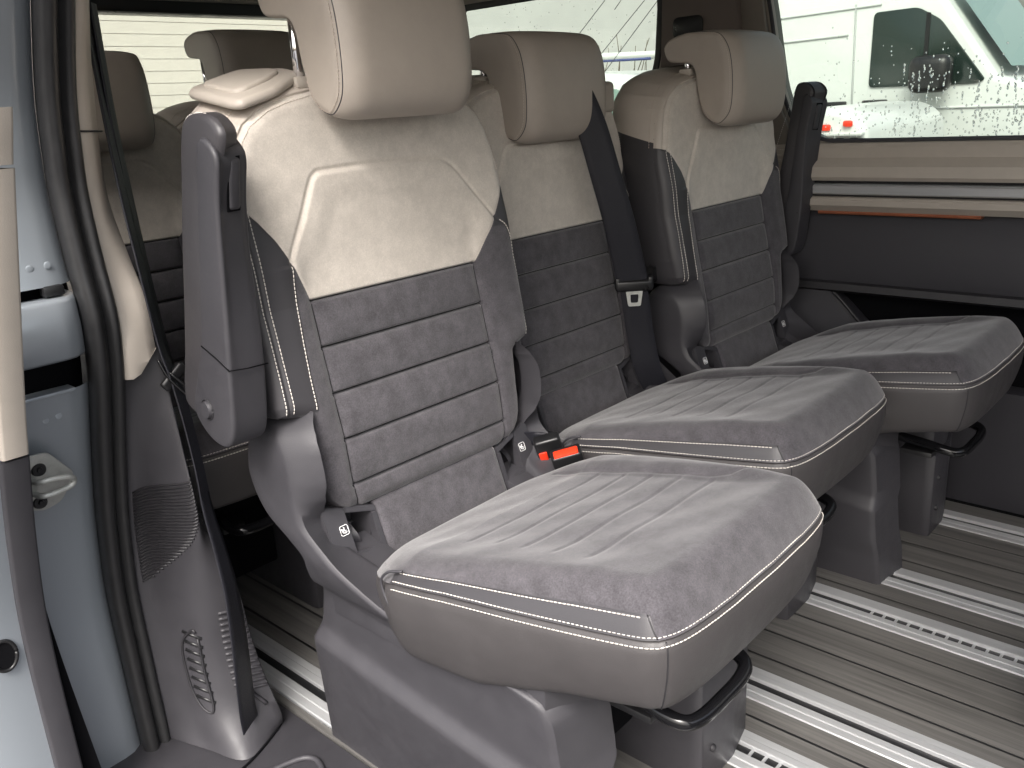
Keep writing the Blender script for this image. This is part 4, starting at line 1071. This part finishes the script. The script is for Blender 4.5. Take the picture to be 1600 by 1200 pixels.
# ---- door-side seat belt hanging from the pillar
sb = empty('seat_belt', (-.50, -.33, 0), 'long black seat belt running down the door pillar trim to the floor', 'seat belt')
def bl(L): return [np.array(p)-np.array((-.50, -.33, 0)) for p in L]
P = catmull(bl([(-.525, -.32, 1.30), (-.515, -.325, 1.16), (-.485, -.335, 1.02), (-.462, -.338, .90), (-.445, -.338, .79), (-.432, -.334, .735)]), 8)
ribbon('upper_webbing', P, np.array([np.array((.014, -.012, .0))*(1+.0*i) for i in range(len(P))]), .003, M_BELT, sb)
P = catmull(bl([(-.535, -.305, 1.30), (-.528, -.310, 1.14), (-.50, -.318, .98), (-.468, -.325, .82), (-.452, -.325, .735)]), 8)
ribbon('upper_webbing', P, np.array([np.array((.012, -.010, .0)) for i in range(len(P))]), .003, M_BELT, sb)
P = catmull(bl([(-.430, -.332, .725), (-.415, -.332, .66), (-.408, -.33, .58), (-.414, -.325, .50), (-.410, -.318, .42), (-.403, -.315, .34), (-.405, -.315, .25), (-.413, -.315, .16), (-.420, -.315, .09), (-.425, -.312, .05)]), 8)
n_ = len(P); Sx = np.array([np.array((.007, -.011, .0))*(1+1.2*sstep(np.array(i/n_), .2, .8)) for i in range(n_)])
ribbon('lower_webbing', P, Sx, .003, M_BELT, sb)
P = catmull(bl([(-.438, -.325, .725), (-.424, -.322, .62), (-.425, -.318, .50), (-.428, -.310, .38), (-.430, -.305, .25), (-.435, -.303, .12), (-.435, -.305, .05)]), 8)
ribbon('lower_webbing', P, np.array([np.array((.010, -.008, 0)) for _ in P]), .003, M_BELT, sb)
bm = bmesh.new(); box_bm(bm, (0, 0, 0), (.012, .05, .02), .005, None, 3)
bmesh.ops.rotate(bm, cent=(0, 0, 0), matrix=Matrix.Rotation(math.radians(38), 3, 'X'), verts=bm.verts); bmesh.ops.translate(bm, vec=(.066, -.002, .732), verts=bm.verts); o = bmobj('belt_guide', bm, M_BLKPL, sb)
tube('belt_tongue', catmull(bl([(-.436, -.352, .765), (-.425, -.345, .735), (-.410, -.328, .705), (-.398, -.315, .688), (-.402, -.322, .71), (-.42, -.345, .745)]), 5), .0024, M_GLOSSBLK, sb, k=8)

# under the rear seats: little metal handle
hnd = empty('seat_release_lever', (-1.12, .14, .05), 'small dark metal lever on the floor under the rear seat', 'lever')
tube('lever_rod', [(-.04, -.03, 0), (0, 0, .01), (.02, .05, .012)], .006, M_CHROME, hnd); box('lever_bracket', (0, 0, -.02), (.07, .04, .04), M_PLD, hnd, .004)
fs = box('front_seat_edge', (.70, .62, .10), (.06, .12, .5), M_PLD, None, .02)
tag(fs, 'dark blurred edge of the front seat at the right border of the photo', 'seat'); 

# ================================================================== OUTSIDE
M_WALL = mat('painted_wall', (.76, .75, .71), .85, mottle=.05, mscale=1.5)
wl = box('building_wall', (-7.2, 4, 2.2), (.3, 30, 5.6), M_WALL, None, 0); tag(wl, 'pale cream building wall behind the parked vehicles', 'wall')
M_WV = mat('white_van_paint', (.66, .68, .66), .35, coat=.3, mottle=.02)
M_DKGL = mat('dark_vehicle_glass', (.018, .030, .026), .15)
M_WSGL = mat('windscreen_glass', (.20, .30, .26), .10)
wv = empty('parked_van', (-1.6, 6.5, -.5), 'white panel van parked outside the far window with dark cab windows', 'van')
def wvo(o): 
    o.parent = wv; o.matrix_parent_inverse = Matrix.Translation((1.6, -6.5, .5)); return o
side = [(-3.75, -.15), (-3.80, 2.05), (-3.6, 2.2), (-1.95, 2.2), (-1.55, 1.86), (-1.02, 1.12), (-.15, .85), (-.02, .55), (0, -.15), (-.55, -.15), (-.58, .3), (-.75, .55), (-1.0, .64), (-1.25, .55), (-1.42, .3), (-1.45, -.15)]
wvo(prism('van_shell', side, 'y', 6.5, 8.4, M_WV, None, .05, 4, ang=40))
sw = rr([(-1.96, 1.085), (-1.95, 1.645), (-1.62, 1.65), (-1.45, 1.55), (-1.10, 1.10), (-1.15, 1.075)], .04)
wvo(prism('side_window', sw, 'y', 6.485, 6.52, M_DKGL, None, .004))
wvo(prism('window_divider', [(-1.55, 1.09), (-1.52, 1.09), (-1.52, 1.60), (-1.55, 1.61)], 'y', 6.478, 6.483, M_BLKPL, None, 0))
ws = [(-1.49, 6.62, 1.80), (-1.01, 6.62, 1.15), (-1.01, 8.28, 1.15), (-1.49, 8.28, 1.80)]
bm = bmesh.new(); vs = [bm.verts.new(Vector(p)+Vector((.045, 0, .034))) for p in ws]; bm.faces.new(vs); wvo(bmobj('windscreen', bm, M_WSGL, smooth=False))
wvo(tube('door_seam', [(-2.10, 6.497, 1.72), (-2.08, 6.497, .2)], .008, mat('panel_gap', (.35, .37, .36), .6), k=6))
M_GAP = mat('panel_shadow_gap', (.50, .52, .51), .6)
for P, r in [([(-3.7, 6.496, 1.47), (-2.15, 6.496, 1.50)], .010), ([(-3.7, 6.496, .93), (-.5, 6.496, .90)], .010), ([(-3.7, 6.496, 1.66), (-1.9, 6.496, 1.70)], .009)]: wvo(tube('side_crease', P, r, M_GAP, k=6))
for x in (-2.23, -1.90):
    wvo(box('door_handle', (x, 6.48, .965), (.20, .04, .05), M_BLKPL, None, .012))
bm = bmesh.new(); box_bm(bm, (-1.44, 6.33, 1.16), (.30, .18, .27), .07, None, 4); wvo(bmobj('wing_mirror', bm, M_BLKPL))
for x in (-1.0, ):
    bm = bmesh.new(); bmesh.ops.create_cone(bm, cap_ends=True, segments=40, radius1=.38, radius2=.38, depth=.24)
    bmesh.ops.rotate(bm, cent=(0, 0, 0), matrix=Matrix.Rotation(math.pi/2, 3, 'X'), verts=bm.verts); bmesh.ops.translate(bm, vec=(x, 6.66, -.12), verts=bm.verts); wvo(bmobj('wheel', bm, M_BLKPL))
# small white car tail seen over the sill
pc = empty('parked_car', (-1.39, 4.8, -.5), 'white car tail with red lamps low behind the side window', 'car', None)
def pco(o): o.parent = pc; o.matrix_parent_inverse = Matrix.Translation((1.39, -4.8, .5)); return o
pco(prism('car_shell', rr([(-2.1, -.2), (-2.1, .90), (-1.75, .985), (-1.45, .975), (-1.34, .93), (-1.27, .86), (-1.25, .70), (-1.30, -.2)], .05), 'y', 4.7, 6.2, M_WV, None, .05, 4))
for x, z in ((-1.525, .865), (-1.385, .885)):
    bm = bmesh.new(); box_bm(bm, (x, 4.69, z), (.06, .03, .04), .012, None, 2); pco(bmobj('tail_lamp', bm, M_RED))
pco(box('bumper', (-1.42, 4.66, .825), (.30, .06, .022), M_WV, None, .008))
for x in (-1.50, -1.43, -1.34): pco(box('grille_slot', (x, 4.69, .775), (.045, .02, .05), M_BLKPL, None, .004))
# white car behind the quarter window
hc = empty('hatchback_car', (-3.0, 4.2, -.5), 'white car with roof rails parked beyond the rear quarter window', 'car')
def hco(o): o.parent = hc; o.matrix_parent_inverse = Matrix.Translation((3.0, -4.2, .5)); return o
hco(prism('car_body', rr([(-5.2, -.2), (-5.2, .6), (-4.6, .85), (-4.2, 1.24), (-3.4, 1.33), (-2.75, 1.27), (-2.35, .95), (-2.25, .5), (-2.25, -.2)], .10), 'y', 4.3, 5.9, M_WV, None, .10, 4))
hco(prism('car_window', rr([(-4.2, .9), (-4.0, 1.17), (-3.4, 1.23), (-2.85, 1.18), (-2.6, .95)], .04), 'y', 4.28, 4.32, M_WSGL, None, .004))
hco(tubes('roof_rail', [([(-4.1, 4.42, 1.36), (-3.9, 4.40, 1.41), (-3.4, 4.40, 1.42), (-2.6, 4.42, 1.385)], .03)], M_WV))
hco(tube('roof_stripe', [(-3.3, 4.40, 1.385), (-2.65, 4.40, 1.365)], .010, mat('blue_stripe', (.05, .07, .22), .5)))
# bare bush
bush = empty('bare_bush', (-6.2, 8.7, -.5), 'bare twiggy bush in front of the cream wall', 'bush')
L = []
for k in range(34):
    a = rng.uniform(0, 6.28); p = np.array([rng.normal(0, .12), rng.normal(0, .25), 0.]); P = [p.copy()]
    dr = np.array([math.cos(a)*.3, math.sin(a)*.5, 1.]); 
    for q in range(8): dr = dr+rng.normal(0, .12, 3); dr /= np.linalg.norm(dr); p = p+dr*.30; P.append(p.copy())
    L.append((P, np.linspace(.018, .004, len(P))))
    for q in range(3):
        i = rng.integers(3, 7); p = P[i].copy(); Q = [p.copy()]; d2 = dr+rng.normal(0, .6, 3)
        for _ in range(4): d2 /= np.linalg.norm(d2); p = p+d2*.14; Q.append(p.copy()); d2 = d2+rng.normal(0, .2, 3)
        L.append((Q, np.linspace(.008, .003, len(Q))))
tubes('twigs', L, mat('twig_bark', (.12, .10, .07), .9), bush, k=5)

# raindrops on the far glass (uncountable)
V, F = [], []
ico = bmesh.new(); bmesh.ops.create_icosphere(ico, subdivisions=2, radius=1); iv = np.array([v.co[:] for v in ico.verts]); ifc = [[v.index for v in q.verts] for q in ico.faces]; ico.free()
def drop(x, z, r, sz=1.0, y=1.5345):
    o = len(V); V.extend((iv*np.array([r, r*.45, r*sz])+np.array([x, y, z])).tolist()); F.extend([tuple(i+o for i in q) for q in ifc])
for k in range(650):
    x = rng.uniform(-.2, .75); z = .975+abs(rng.normal(0, .10)); 
    if z > 1.4: continue
    drop(x, z, rng.uniform(.0008, .0026), rng.uniform(1, 1.8))
for k in range(60):   # trails
    x = rng.uniform(.0, .42); z = rng.uniform(1.0, 1.16); n = rng.integers(3, 9)
    for q in range(n): drop(x+rng.normal(0, .0012), z-q*rng.uniform(.005, .010), rng.uniform(.0012, .0028), rng.uniform(1, 2.6))
for k in range(250):
    drop(rng.uniform(-1.5, -.7), rng.uniform(1.05, 1.46), rng.uniform(.0008, .002), rng.uniform(1, 1.5))
o = mesh('raindrops', V, F, M_DROP); tag(o, 'clear raindrops on the outside of the far windows', 'water', kind='stuff')
